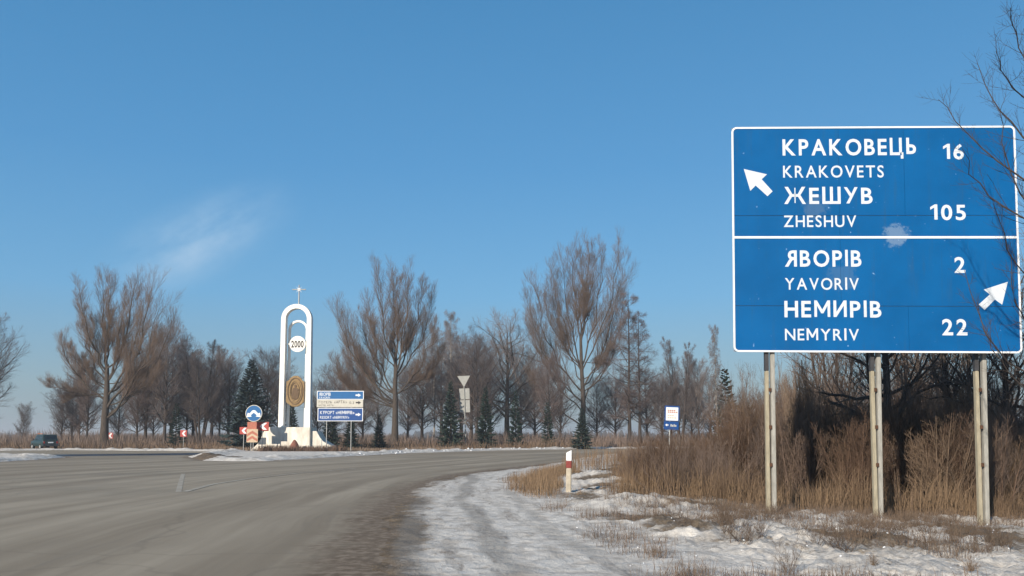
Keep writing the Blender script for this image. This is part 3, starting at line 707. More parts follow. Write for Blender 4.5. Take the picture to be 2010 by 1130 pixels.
# posts: each stand is a short leaning warm beam with a dark channel above and a tall grey beam, wired together
def world_to_big(p):
    return big_m.inverted() @ Vector(p)
big_m = Matrix.Translation(big.location) @ big.rotation_euler.to_matrix().to_4x4()
for (xt1, xb1, xt2, xb2, yb, dy) in ((1504.4, 1508, 1515.2, 1519.5, 1005, 0.0), (1711, 1719, 1721.5, 1728.5, 1019, 0.0), (1915.5, 1924, 1926.5, 1936.5, 1022, 0.0)):
    Yp = 14.56; s = pxm(Yp); wd = 0.060
    def beam(xa, ya, xb, yb_, w_, m, nm, dep=0.09, yy=Yp):
        a = Vector(at(xa, ya, yy)); c = Vector(at(xb, yb_, yy)); c.z -= 0.5
        c.x += (c.x - a.x) * 0.5 / max(a.z - c.z - 0.5, .1)
        A_, C_ = world_to_big(a), world_to_big(c)
        h = w_ / 2; mb = MB(); vs = []
        for P in (C_, A_):
            vs += [(P.x - h, P.y - dep / 2, P.z), (P.x + h, P.y - dep / 2, P.z), (P.x + h, P.y + dep / 2, P.z), (P.x - h, P.y + dep / 2, P.z)]
        mb.add(vs, [(3, 2, 1, 0), (4, 5, 6, 7), (0, 1, 5, 4), (1, 2, 6, 5), (2, 3, 7, 6), (3, 0, 4, 7)])
        return mb.build(nm, m, big, bevel=0.008)
    short = beam(xt1, 728, xb1, yb, wd, M['concrete_warm'], 'post', yy=Yp + .02)
    tall_top = 330
    tall = beam(xt2 - (692 - tall_top) * 0.013, tall_top, xb2, yb, wd + .01, M['concrete'], 'post', yy=Yp + .02)
    a = world_to_big(Vector(at(xt1, 728, Yp + .02))); mb = MB(); mb.box(a.x - .033, a.x + .033, a.y - .04, a.y + .04, a.z + .004, a.z + .75); mb.build('bracket', M['dark_steel'], big)
    for ty in (765, 838, 912):
        fr = (ty - 728) / (yb - 728.0); cxp = (xt1 + xt2) / 2 + fr * ((xb1 + xb2) / 2 - (xt1 + xt2) / 2)
        c = world_to_big(Vector(at(cxp, ty, Yp)))
        mb = MB(); mb.box(c.x - .022, c.x + .022, c.y - .045, c.y + .02, c.z - .03, c.z + .03)
        mb.build('wire_tie', M['rust'], big)

# ------------------------------------------------------------------ delineator post
dx, dy_ = gd(1116, 970); gz0 = float(ground_z(np.array([dx]), np.array([dy_]))[0])
dl = thing('delineator_post', (dx, dy_, gz0), 'short white roadside post with a dark red band, standing in the snowy verge', 'road post'); dl.rotation_euler = (0, rad(1.2), rad(-10))
hz = at(1120, 883, dy_)[2] - gz0
zc = [0.0 - 0.3, hz - .40, hz - .24, hz]
hw = 0.060
MB().box(-hw * .95, hw * .95, -.04, .04, zc[0], zc[1] - .001).build('shaft', M['post_cream'], dl, bevel=.012)
MB().box(-hw, hw, -.043, .043, zc[1], zc[2]).build('red_band', M['post_red'], dl, bevel=.01)
MB().add([(-hw, -.04, zc[2] + .001), (hw, -.04, zc[2] + .001), (hw, .04, zc[2] + .001), (-hw, .04, zc[2] + .001), (-hw, -.04, zc[3] - .06), (hw, -.04, zc[3]), (hw, .04, zc[3]), (-hw, .04, zc[3] - .06)],
         [(3, 2, 1, 0), (4, 5, 6, 7), (0, 1, 5, 4), (1, 2, 6, 5), (2, 3, 7, 6), (3, 0, 4, 7)]).build('cap', M['sign_white'], dl, bevel=.008)

# ------------------------------------------------------------------ monument
YM = 86.0; sm = pxm(YM); X0 = (581 - 1005) / sm
mon = thing('monument', (X0, YM, 0), 'tall white double arch monument with round 2000 plaque, gilded panel and cross', 'monument')
def zp(py): return float(at(581, py, YM)[2])
def xp(px): return (px - 581) / sm
ztop_pl = zp(838.5)
def arch(mb, xc, hw_top, hw_bot, th, thb, z0, ztop, y0, y1, n=20):
    """arch outline ring: legs from z0, semicircle head; th = face width"""
    zc_ = ztop - hw_top; o, i_ = [], []
    o.append((xc - hw_bot, z0)); i_.append((xc - hw_bot + thb, z0))
    for k in range(n + 1):
        a = math.pi - math.pi * k / n
        o.append((xc + hw_top * math.cos(a), zc_ + hw_top * math.sin(a))); r_ = hw_top - th
        i_.append((xc + r_ * math.cos(a), zc_ + r_ * math.sin(a)))
    o.append((xc + hw_bot, z0)); i_.append((xc + hw_bot - thb, z0))
    m_ = len(o); vs = [(x, y, z) for y in (y0, y1) for P in (o, i_) for x, z in P]; fs = []
    for k in range(m_ - 1):
        l = k + 1
        fs += [(k, m_ + k, m_ + l, l), (2 * m_ + k, 2 * m_ + l, 3 * m_ + l, 3 * m_ + k), (k, l, 2 * m_ + l, 2 * m_ + k), (m_ + k, 3 * m_ + k, 3 * m_ + l, m_ + l)]
    fs += [(0, 2 * m_, 3 * m_, m_), (m_ - 1, 2 * m_ - 1, 4 * m_ - 1, 3 * m_ - 1)]
    mb.add(vs, fs)
mb = MB(); arch(mb, xp(580), 1.50, 1.57, 0.44, 0.50, ztop_pl, zp(597.5), -.40, .40, 28); mb.build('outer_arch', M['white'], mon, smooth=True)
mb = MB(); arch(mb, xp(582.5) - .12, 0.98, 0.98, 0.20, 0.22, ztop_pl, zp(627) + .0, .42, .75, 24); mb.build('inner_arch', M['white'], mon, smooth=True)
# plinth: flared wings with a proud central block
def flare(side):
    P = [(0, -.3)] if side > 0 else [(0, -.3)]
    if side > 0: q = [(656, 884), (656, 875), (648, 871), (640, 866), (634, 859), (629, 850), (627, 846)]
    else: q = [(500, 885), (502, 881), (508, 876), (514, 870), (519, 862), (522, 854), (525, 846)]
    return [(xp(x), zp(y)) for x, y in q]
r_, l_ = flare(1), flare(-1)
prof = [(l_[0][0], -.3), (r_[0][0], -.3)] + r_ + l_[::-1]
MB().prism(prof, -1.0, 1.5).build('flared_base', M['plinth'], mon, bevel=.03)
MB().box(xp(536), xp(616), -1.35, 1.75, -.3, ztop_pl - .001).build('plinth', M['plinth'], mon, bevel=.04)
def disc(mb, cx, cz, r, y0, y1, n=32, sx=1): mb.prism([(cx + sx * r * math.cos(2 * math.pi * k / n), cz + r * math.sin(2 * math.pi * k / n)) for k in range(n)], y0, y1)
dcx, dcz = xp(582.0), zp(675)
mb = MB(); disc(mb, dcx, dcz, 0.80, -.10, .10); pl = mb.build('year_plaque', M['white'], mon)
MB().box(dcx - 1.05, dcx + 1.0, -.02, .06, dcz - .05, dcz + .05).build('plaque_bracket', M['white'], mon)
FC.offset = 0.030; GL.clear()
text_mesh('lettering', '2000', dcx - .62, dcx + .62, dcz - .34, dcz + .34, -.112, M['sign_black'], pl, gap=.06)
icx, icz, iy = xp(579.8), zp(768), -.15
mb = MB(); mb.prism([(icx + p[0], icz + p[1]) for p in [(-.93, -1.05), (-.55, -1.35), (-.25, -1.52), (.25, -1.52), (.55, -1.35), (.88, -1.05), (.88, .95), (.66, 1.1), (.5, 1.35), (.2, 1.55), (-.2, 1.55), (-.5, 1.35), (-.66, 1.1), (-.93, .95)]], iy, iy + .22)
ic = mb.build('oval_panel', M['bronze'], mon, bevel=.03)
def ell(rx, rz_, n=28): return [(icx + rx * math.cos(2 * math.pi * k / n), icz + .02 + rz_ * math.sin(2 * math.pi * k / n)) for k in range(n)]
for rx, rz_, wd, m_ in ((.78, 1.34, .08, 'bronze_dark'), (.60, 1.10, .10, 'bronze'), (.44, .86, .05, 'bronze_dark')):
    mb = MB(); ring(mb, ell(rx, rz_), ell(rx - wd, rz_ - wd), iy - .06, iy - .002); mb.build('frame_ring', M[m_], ic)
mb = MB(); mb.prism([(icx + p[0], icz + p[1]) for p in [(-.30, -.75), (.30, -.75), (.34, -.2), (.24, .28), (.1, .38), (-.1, .38), (-.24, .28), (-.34, -.2)]], iy - .05, iy - .003)
disc(mb, icx + .02, icz + .53, .14, iy - .05, iy - .003, 14); disc(mb, icx + .27, icz + .16, .10, iy - .055, iy - .003, 10); disc(mb, icx - .2, icz - .95, .12, iy - .055, iy - .003, 9); mb.build('relief', M['bronze_dark'], ic)
mb = MB(); cz0, cz1 = zp(598) - .05, zp(559); cx_ = xp(582.5); mb.tube([(cx_, 0, cz0), (cx_, 0, cz1)], [.075, .055], 8)
zb_ = zp(568); mb.tube([(cx_ - .68, 0, zb_), (cx_ + .68, 0, zb_)], .06, 8); cr_ = mb.build('cross', M['steel'], mon)
mb = MB(); disc(mb, cx_, zb_, .15, -.05, .05, 16)
for a in (45, 135, 225, 315): mb.tube([(cx_, 0, zb_), (cx_ + .38 * math.cos(rad(a)), 0, zb_ + .38 * math.sin(rad(a)))], [.03, .012], 6)
mb.build('cross_boss', M['sign_white'], cr_)
# reddish pointed boulder
bx_, by_ = X0 + (593 - 581) / sm * .97, YM - 2.6
T_ = Tree(5); bmm = bmesh.new(); bmesh.ops.create_icosphere(bmm, subdivisions=3, radius=1)
for v_ in bmm.verts:
    c_ = v_.co; n_ = math.sin(c_.x * 5 + 1) * math.cos(c_.y * 4 + 2) * .08 + math.sin(c_.z * 7) * .04
    k = 1 + n_; tz = (c_.z + 1) / 2
    v_.co = Vector((c_.x * .52 * k * (1.1 - .62 * tz), c_.y * .45 * k * (1.1 - .6 * tz), tz * 1.30 - .2))
me = bpy.data.meshes.new('boulder'); bmm.to_mesh(me); bmm.free(); me.materials.append(M['stone_red'])
tag(ob('boulder', me, None, (bx_, by_, 0)), 'pointed reddish boulder in front of the white monument plinth', 'boulder')

# ------------------------------------------------------------------ small road signs
def sign_thing(name, px, py_base, label, cat='road sign', group=None, rz=0.0, Y=None):
    if Y is None: x, y = gd(px, py_base)
    else: x, y = (px - 1005) / F_PX * Y, Y
    return thing(name, (x, y, 0), label, cat, group, rz), x, y
def chevron_sign(px, pyb, x0, x1, y0, y1, label, m_bg, m_ch, kind, post_x, Y=None, rz=0.0, square=True, name='chevron_sign'):
    root, X, Y = sign_thing(name, px, pyb, label, group='chevron curve signs', rz=rz, Y=Y)
    s = pxm(Y); lx = lambda p: (p - px) / s; lz = lambda p: float(at(px, p, Y)[2])
    a, b_, c, d = lx(x0), lx(x1), lz(y1), lz(y0)
    board = MB().box(a, b_, -.03, 0, c, d).build('board', m_bg, root, bevel=.008)
    w_, h_ = b_ - a, d - c; mb = MB()
    if kind == 'left':
        n = 1
        t_ = w_ * .30; xm = (a + b_) / 2 - w_ * .24; zm = (c + d) / 2; hh = h_ * .40; g = w_ * .30
        mb.prism([(xm, zm), (xm + g, zm - hh), (xm + g + t_, zm - hh), (xm + t_, zm), (xm + g + t_, zm + hh), (xm + g, zm + hh)], -.037, -.031)
    else:
        for k in range(2):
            zm = c + h_ * (.50 + k * .38) ; t_ = h_ * .20; g = h_ * .24
            mb.prism([(a + .04, zm - g - t_), ((a + b_) / 2, zm - t_), (b_ - .04, zm - g - t_), (b_ - .04, zm - g), ((a + b_) / 2, zm), (a + .04, zm - g)], -.037, -.031)
    mb.build('chevron', m_ch, root)
    for p in post_x: MB().tube([(lx(p), .035, -.3), (lx(p), .035, d - .05)], .035, 8).build('post', M['steel'], root)
    return root
YC = 82.0
chevron_sign(480, 881, 472, 488, 838, 852, 'small red chevron board left of the tan one under the blue round sign', M['sign_red'], M['sign_white'], 'left', [480], Y=YC + 1)
chevron_sign(516.5, 881, 505, 529, 828, 845, 'red chevron board pointing left, right beside the flared end of the monument plinth', M['sign_red'], M['sign_white'], 'left', [516.5], Y=YC + .6)
chevron_sign(497, 883, 486, 508, 842, 868, 'faded tan board with red upward chevrons in front of the red boards', M['sign_tan'], M['sign_red_faded'], 'up', [494.5], Y=YC - 1)
rp, X, Y = sign_thing('round_sign', 499, 883, 'round blue sign with a white forked arrow above the red chevron boards', Y=YC)
s = pxm(Y); cz_ = float(at(499, 811, Y)[2]); r_ = 16.5 / s
mb = MB(); disc(mb, 0, cz_, r_, -.03, 0, 28); mb.build('rim', M['sign_cream'], rp)
mb = MB(); disc(mb, 0, cz_, r_ * .92, -.034, -.031, 28); mb.build('face', M['sign_blue'], rp)
mb = MB()
for sg in (-1, 1):
    q = [(0, .30), (.12, .28), (.36, -.02), (.50, .06), (.58, -.36), (.16, -.30), (.26, -.18), (.0, .06)]
    q = [(sg * a * 1.15, cz_ + b_) for a, b_ in q]; q = q if sg < 0 else q
    q = q[::-1] if sg > 0 else q
    mb.prism(q, -.040 - .002 * (sg + 1), -.035)
mb.build('forked_arrow', M['sign_white'], rp)
MB().tube([(0, .035, -.3), (0, .035, cz_ + .3)], .035, 8).build('post', M['steel'], rp)
mb = MB().box(-12 / s, 6 / s, -.02, .01, float(at(499, 844, Y)[2]), float(at(499, 828, Y)[2])); mb.build('lower_board', M['sign_red_faded'], rp)
chevron_sign(363, 880, 356, 369, 844, 857, 'small red and white chevron sign between the big left poplar and the blue spruce', M['sign_red'], M['sign_white'], 'left', [362.5], Y=101)
chevron_sign(218.5, 879.5, 213, 225, 849, 861, 'small pale red chevron sign just right of the big left poplar trunk', M['sign_red'], M['sign_white'], 'left', [218.5], Y=104)
chevron_sign(82, 879, 77, 87, 850, 860, 'faint faded pink chevron sign beyond the dark car', M['sign_red_faded'], M['sign_cream'], 'left', [82], Y=108)

# triple direction board
YB = 84.0; tb, X, Y = sign_thing('direction_board', 668, 884, 'stack of two blue boards and a cream one with right-pointing arrows beside the monument', Y=YB); s = pxm(YB)
lx = lambda p: (p - 668) / s
lz = lambda p: float(at(668, p, YB)[2])
def board(x0, x1, y0, y1, mbg, mfr):
    a, b_, c, d = lx(x0), lx(x1), lz(y1), lz(y0)
    f = MB().box(a, b_, -.03, 0, c, d).build('board', mfr, tb, bevel=.006)
    p = MB().box(a + .07, b_ - .07, -.034, -.031, c + .06, d - .06).build('face', mbg, f); return a, b_, c, d, f
FC.offset = 0.004; GL.clear()
def arr(f, x, z, m_, k=1.0):
    mb = MB(); mb.prism([(x - .25 * k, z - .07), (x, z - .07), (x, z - .17), (x + .27 * k, z), (x, z + .17), (x, z + .07), (x - .25 * k, z + .07)], -.042, -.036); mb.build('arrow', m_, f)
a, b_, c, d, f = board(622, 714, 767, 784, M['sign_blue'], M['sign_white'])
text_mesh('lettering', 'ЯВОРІВ', lx(626), lx(649), lz(776.5), lz(770), -.037, M['sign_white'], f); text_mesh('lettering', 'YAVORIV', lx(626), lx(648), lz(782), lz(778), -.037, M['sign_white'], f); arr(f, lx(703), lz(775.5), M['sign_white'])
a, b_, c, d, f = board(622, 713, 784.3, 799, M['sign_cream'], M['sign_cream'])
text_mesh('lettering', 'ГОТЕЛЬ', lx(626), lx(652), lz(791.5), lz(787), -.037, M['sign_black'], f); text_mesh('lettering', '«АРТА»', lx(656), lx(681), lz(791.5), lz(785.5), -.037, M['sign_black'], f)
text_mesh('lettering', '0.3', lx(686), lx(695), lz(792.5), lz(787.5), -.037, M['sign_black'], f); text_mesh('lettering', 'HOTEL ARTA', lx(626), lx(655), lz(797), lz(793.5), -.037, M['sign_black'], f); arr(f, lx(703.5), lz(790), M['sign_black'])
a, b_, c, d, f = board(624, 713, 800.5, 826.5, M['sign_navy'], M['sign_white'])
text_mesh('lettering', 'КУРОРТ «НЕМИРІВ»', lx(629), lx(696), lz(812.5), lz(806), -.037, M['sign_white'], f); text_mesh('lettering', 'RESORT «NEMYRIV»', lx(629), lx(686), lz(821.5), lz(816), -.037, M['sign_white'], f); arr(f, lx(703.5), lz(813.5), M['sign_white'])
for p in (642, 690): MB().tube([(lx(p), .04, -.3), (lx(p), .04, lz(770))], .045, 8).build('post', M['steel'], tb)
gp_, X, Y = sign_thing('thin_post', 633, 884, 'thin grey post in front of the right end of the monument plinth', 'post', Y=82.5)
MB().tube([(0, 0, -.3), (0, 0, float(at(633, 862, 82.5)[2]))], .04, 8).build('shaft', M['steel'], gp_)

# give-way sign seen from behind
gw, X, Y = sign_thing('give_way_sign', 915, 878, 'triangular sign seen from behind on a tall thin leaning post across the road', Y=100); s = pxm(100)
gw.rotation_euler = (0, rad(-2.0), 0)
lx = lambda p: (p - 915) / s
lz = lambda p: float(at(915, p, 100)[2])
MB().tube([(0, 0, -.3), (0, 0, lz(738))], .06, 8).build('post', M['sign_back'], gw)
q = [(-.74 + .22, lz(739)), (0.02 + .0, lz(760)), (.74 + .0, lz(739))]
MB().prism([(-.74, lz(737.5)), (0, lz(760)), (.74, lz(737.5))], -.10, -.07).build('triangle_plate', M['sign_back'], gw, bevel=.01)
for y0, y1 in ((762, 783.5), (785, 809)): MB().box(-.58, .60, .065, .09, lz(y1), lz(y0)).build('rear_plate', M['sign_back'], gw)
for y_ in (768, 800): MB().box(.16, .28, .05, .063, lz(y_ + 2), lz(y_ - 2)).build('clamp', M['steel'], gw)

# blue information sign above the shrubs
YI = 62.0; isg, X, Y = sign_thing('information_sign', 1312, 885, 'small blue sign with a white panel above the brown shrubs left of the big sign', Y=YI); s = pxm(YI); isg.rotation_euler = (0, rad(2.2), 0)
lx = lambda p: (p - 1312) / s
lz = lambda p: float(at(1312, p, YI)[2])
MB().box(lx(1301), lx(1330), -.03, 0, lz(826), lz(796)).build('board', M['sign_navy'], isg, bevel=.006)
wp = MB().box(lx(1303.5), lx(1327.5), -.036, -.032, lz(825), lz(799)).build('white_panel', M['sign_white'], isg)
mb = MB()
for r0, n_ in ((805, 4), (808.5, 5)):
    for k in range(n_): mb.box(lx(1307 + k * 4), lx(1309.6 + k * 4), -.042, -.037, lz(r0 + 1.4), lz(r0 - 1.0))
mb.build('faded_print', M['sign_red_faded'], wp)
mb = MB()
for r0, n_ in ((815, 3), (819.5, 4)):
    for k in range(n_): mb.box(lx(1307 + k * 4.4), lx(1309.8 + k * 4.4), -.042, -.037, lz(r0 + 1.2), lz(r0 - .8))
mb.build('faded_print', M['sign_tan'], wp)
lb = MB().box(lx(1300), lx(1329), -.03, 0, lz(843), lz(827)).build('lower_board', M['sign_navy'], isg, bevel=.006)
mb = MB(); mb.prism([(lx(1302.5), lz(834)), (lx(1306), lz(836.8)), (lx(1306), lz(834.9)), (lx(1309), lz(834.9)), (lx(1309), lz(833.1)), (lx(1306), lz(833.1)), (lx(1306), lz(831.2))], -.042, -.036); mb.build('arrow', M['sign_white'], lb)
mb = MB()
for k, (h0, h1) in enumerate(((832, 837), (833.4, 837), (832, 837), (833.4, 837))): mb.box(lx(1313 + k * 3.1), lx(1315 + k * 3.1), -.040, -.034, lz(h1), lz(h0))
mb.build('faded_print', M['sign_cream'], lb)
MB().tube([(0, .04, -.3), (0, .04, lz(800))], .045, 8).build('post', M['steel'], isg)

# ------------------------------------------------------------------ dark off-road car
YV = 92.0; cx0 = (103 - 1005) / F_PX * YV
car = thing('parked_car', (cx0, YV, 0), 'dark boxy off-road car seen from behind on the left-hand road', 'car'); car['name_note'] = ''
del car['name_note']
car.name = 'car'; car.rotation_euler[2] = rad(28 + 19)       # local +Y = forward
WH, LC = 0.82, 3.75
def loft(mb, rings):
    n = len(rings[0]); vs = [p for r_ in rings for p in r_]; fs = []
    for k in range(len(rings) - 1):
        for q in range(n): fs.append((k * n + q, k * n + (q + 1) % n, (k + 1) * n + (q + 1) % n, (k + 1) * n + q))
    fs.append(tuple(range(n - 1, -1, -1))); fs.append(tuple((len(rings) - 1) * n + q for q in range(n))); mb.add(vs, fs)
mb = MB()
def crs(y, w_, zt, zb=0.38): return [(-w_ * .97, y, zb), (w_ * .97, y, zb), (w_, y, zb + .18), (w_, y, zt - .10), (w_ * .93, y, zt), (-w_ * .93, y, zt), (-w_, y, zt - .10), (-w_, y, zb + .18)]
loft(mb, [crs(-.02, .76, .95), crs(.06, .80, 1.0), crs(1.0, .82, 1.02), crs(2.55, .82, 1.02), crs(2.75, .80, 1.0), crs(3.55, .77, .93), crs(3.72, .72, .86)])
body = mb.build('body', M['car_paint'], car, bevel=.015, smooth=True)
mb = MB()
def cab(y, w0, w1, z1): return [(-w0, y[0], 1.0), (w0, y[0], 1.0), (w1, y[1], z1), (-w1, y[1], z1)]
vs = [(-.76, .04, 1.0), (.76, .04, 1.0), (.78, 2.70, 1.0), (-.78, 2.70, 1.0), (-.66, .22, 1.60), (.66, .22, 1.60), (.66, 2.15, 1.62), (-.66, 2.15, 1.62)]
mb.add(vs, [(3, 2, 1, 0), (4, 5, 6, 7), (0, 1, 5, 4), (1, 2, 6, 5), (2, 3, 7, 6), (3, 0, 4, 7)])
mb.build('cabin', M['car_paint'], car, bevel=.04, smooth=True)
def pane(name, pts, m_, par=car, off=.012):
    p = [Vector(q) for q in pts]; n = (p[1] - p[0]).cross(p[2] - p[0]).normalized()
    a = [q + n * off for q in p]; b_ = [q - n * .005 for q in p]; k = len(p)
    MB().add(a + b_, [tuple(range(k)), tuple(range(2 * k - 1, k - 1, -1))] + [((i + 1) % k, i, i + k, (i + 1) % k + k) for i in range(k)]).build(name, m_, par)
pane('rear_window', [(-.60, .073, 1.11), (.60, .073, 1.11), (.56, .193, 1.51), (-.56, .193, 1.51)], M['car_glass'])
pane('windscreen', [(.66, 2.61, 1.08), (-.66, 2.61, 1.08), (-.58, 2.22, 1.54), (.58, 2.22, 1.54)], M['car_glass'])
for sg in (-1, 1):
    for (ya, yb_) in ((.32, 1.15), (1.22, 2.25)):
        q = [(sg * .748, ya - .03, 1.09), (sg * .748, yb_ + .15 * (yb_ > 2), 1.09), (sg * .677, yb_ - .15 * (yb_ > 2), 1.52), (sg * .677, ya + .03, 1.52)]
        pane('side_window', q if sg > 0 else q[::-1], M['car_glass'])
    for yy in (.62, 2.95):
        w_ = thing('x', (0, 0, 0), None, None); bpy.data.objects.remove(w_)
        tyre = MB().tube([(sg * .62, yy, .34), (sg * .68, yy, .34), (sg * .80, yy, .34), (sg * .835, yy, .34)], [.30, .34, .34, .30], 20).build('tyre', M['rubber'], car, smooth=True)
        MB().tube([(sg * .80, yy, .34), (sg * .845, yy, .34)], [.19, .17], 14).build('rim', M['steel'], tyre)
    MB().box(sg * .64 - .07, sg * .64 + .07, -.045, .0, .68, .90).build('tail_light', M['lamp_red'], car, bevel=.01)
    MB().tube([(sg * .55, 3.70, .70), (sg * .55, 3.76, .70)], .09, 12).build('headlight', M['car_glass'], car)
    MB().box(sg * .90 - .06, sg * .90 + .06, 2.40, 2.47, 1.02, 1.20).build('mirror', M['dark_steel'], car, bevel=.01)
MB().box(-.26, .26, -.042, -.022, .72, .84).build('number_plate', M['sign_white'], car)
MB().box(-.80, .80, -.14, -.02, .42, .56).build('bumper', M['dark_steel'], car, bevel=.02)
MB().box(-.76, .76, 3.73, 3.83, .42, .56).build('bumper', M['dark_steel'], car, bevel=.02)
MB().box(-.66, -.62, .3, 2.1, 1.625, 1.66).box(.62, .66, .3, 2.1, 1.625, 1.66).build('roof_rack', M['dark_steel'], car)

# ------------------------------------------------------------------ far woods on the horizon
def far_wood(x0, x1, Y, h, seed, m_, name='far_woodland'):
    r = np.random.default_rng(seed); n = int((x1 - x0) / 2.2)
    x = r.uniform(x0, x1, n); y = Y + r.uniform(0, 60, n); hh = h * (0.55 + .45 * fbm(x / 60, y * 0, seed)) * r.uniform(.75, 1.15, n); wd = r.uniform(1.6, 4.2, n)
    vs, fs = [], []; k = 7
    a = np.arange(k) * 2 * np.pi / k
    for q, (rf_, zf) in enumerate(((.45, 0), (1.0, .35), (.85, .7), (.12, 1.0))):
        vs.append(np.stack([x[:, None] + np.cos(a) * wd[:, None] * rf_ * r.uniform(.7, 1.2, (n, k)), y[:, None] + np.sin(a) * wd[:, None] * rf_, np.full((n, k), zf) * hh[:, None] * r.uniform(.92, 1.08, (n, k)) - .5], -1))
    V_ = np.stack(vs, 1).reshape(-1, 3); i_ = np.arange(n)[:, None, None] * 4 * k; l = np.arange(3)[None, :, None] * k; c = np.arange(k)[None, None]; c2 = (c + 1) % k
    F_ = np.stack([i_ + l + c, i_ + l + c2, i_ + l + k + c2, i_ + l + k + c], -1).reshape(-1, 4)
    return tag(ob(name, mesh_np(name, V_, F_, m_)), 'dark strip of woodland along the horizon', 'woodland', kind='stuff')
M['far_wood'] = mat('far_wood', (0.05, 0.045, 0.04), 0.95, 0.4, 0.05)
M['far_scrub'] = mat('far_scrub', (0.085, 0.060, 0.045), 0.95, 0.4, 0.3)
far_wood(-120, 900, 900, 11.5, 1, M['far_wood'])
far_wood(-1400, -100, 1300, 10, 2, M['far_wood'])
def scrub_band(x0, x1, y0, y1, h, n, seed, m_, label, lo=.3):
    """low brown brush of many fine stalks"""
    r = np.random.default_rng(seed); x = r.uniform(x0, x1, n); y = r.uniform(y0, y1, n)
    keep = (ground_sd(x, y) > 1.3) & (fbm(x * .25, y * .25, seed) > .36); x, y = x[keep], y[keep]; n = len(x)
    z = ground_z(x, y); hh = h * (lo + fbm(x * .15, y * .15, seed + 3)) * r.uniform(.5, 1.3, n)
    a = r.random(n) * 3.14; wv = np.stack([np.cos(a), np.sin(a), 0 * a], -1) * (0.010 + .00016 * y)[:, None]; tip = np.stack([r.normal(0, .25, n) * hh, r.normal(0, .25, n) * hh, hh], -1)
    b0 = np.stack([x, y, z - .03], -1); vs = np.stack([b0 - wv, b0 + wv, b0 + tip * .6 + wv * .6 , b0 + tip], 1).reshape(-1, 3)
    return tag(ob('dry_brush', mesh_np('dry_brush', vs, np.arange(len(vs)).reshape(-1, 4), m_)), label, 'brush', kind='stuff')
scrub_band(-75, 30, 96, 135, 1.0, 60000, 3, M['shrub_tan'], 'brown dead grass and brush under the row of bare trees')
scrub_band(-75, 60, 100, 150, 2.2, 52000, 4, M['shrub_red'], 'reddish low brush among the trunks of the far trees')
scrub_band(-110, -30, 130, 260, 2.6, 26000, 5, M['shrub_dark'], 'dark brush at the edge of the far left field')
scrub_band(-29, -5, 83, 92, .45, 6000, 6, M['shrub_tan'], 'dead grass round the monument base')
scrub_band(-24, -16, 81.5, 84.6, .55, 2600, 61, M['shrub_red'], 'dead weeds against the front of the monument plinth', .5)

# ------------------------------------------------------------------ trees across the road
hero_tree('poplar_tree', 'large bare poplar with vase-shaped crown, leftmost big tree, beyond the dark car', 204, 880.5, 715, 0.52,
    [(193, 540, 1, .22), (166, 563, 1, .18), (150, 600, .95, .15), (214, 545, 1, .2), (258, 548, 1, .24), (238, 566, 1, .18), (276, 576, 1, .18), (300, 560, .97, .22), (326, 596, .93, .18), (334, 618, .9, .14),
     (116, 662, .85, .18), (138, 680, .85, .12), (110, 755, .7, .10), (132, 785, .5, .10), (318, 725, .85, .11), (180, 630, 1, .13), (210, 615, 1, .12), (279, 732, .8, .09), (295, 640, .95, .14), (245, 640, 1, .12), (160, 700, .85, .1)], 101)
hero_tree('poplar_tree', 'large bare brown poplar with split crown behind the blue and cream boards', 774, 879, 690, 0.46,
    [(766, 522, 1, .2), (742, 533, 1, .16), (803, 533, 1, .2), (826, 542, 1, .17), (843, 573, .95, .15), (784, 548, 1, .15), (717, 578, .96, .16), (664, 607, .9, .18), (682, 627, .9, .14), (658, 712, .8, .12),
     (664, 670, .85, .13), (704, 610, .95, .14), (851, 628, .9, .13), (862, 680, .8, .11), (843, 740, .6, .09), (730, 632, .95, .12), (803, 632, 1, .12), (674, 745, .75, .09), (762, 650, 1, .1), (700, 690, .85, .12)], 102, dens=1.05)
hero_tree('poplar_tree', 'tallest bare poplar with broad rounded crown, right of centre across the road', 1143, 877, 655, 0.44,
    [(1158, 468, 1, .2), (1125, 476, 1, .18), (1187, 470, 1, .18), (1211, 480, 1, .16), (1224, 500, 1, .15), (1108, 500, 1, .17), (1087, 525, 1, .15), (1083, 550, .98, .12), (1240, 525, 1, .14), (1143, 482, 1, .16),
     (1171, 485, 1, .16), (1048, 546, .5, .17), (1034, 580, .45, .14), (1066, 580, .5, .12), (1037, 621, .4, .12), (1091, 588, .9, .1), (1216, 580, 1, .12), (1230, 608, .95, .1), (1198, 680, .8, .09), (1033, 700, .18, .13), (1188, 715, .7, .07), (1150, 560, 1, .1), (1050, 640, .3, .1)], 103, twig='twig_poplar', dens=1.0)
KR = tree_kind('k', 11, 14, 'round', 'twig_grey', 'bark_dark')
KR2 = tree_kind('k', 12, 14, 'round', 'twig_purple', 'bark_dark')
KM = tree_kind('k', 13, 14, 'multi', 'twig_grey', 'bark_dark')
KA = tree_kind('k', 14, 17, 'alder', 'twig_purple', 'bark_dark')
KB = tree_kind('k', 15, 15, 'birch', 'twig_grey', 'bark_birch')
KO = tree_kind('k', 16, 16, 'oak', 'twig_grey', 'bark')
ORD = 'first second third fourth fifth sixth seventh eighth ninth tenth eleventh twelfth thirteenth fourteenth fifteenth sixteenth seventeenth eighteenth nineteenth twentieth'.split()
def nth(k): return ORD[k] if k < 20 else ('twenty-' + ORD[k - 20] if k < 29 else 'thirtieth' if k == 29 else 'thirty-' + ORD[k - 30])
nth0 = nth
RW = 'bare trees in the row across the road'
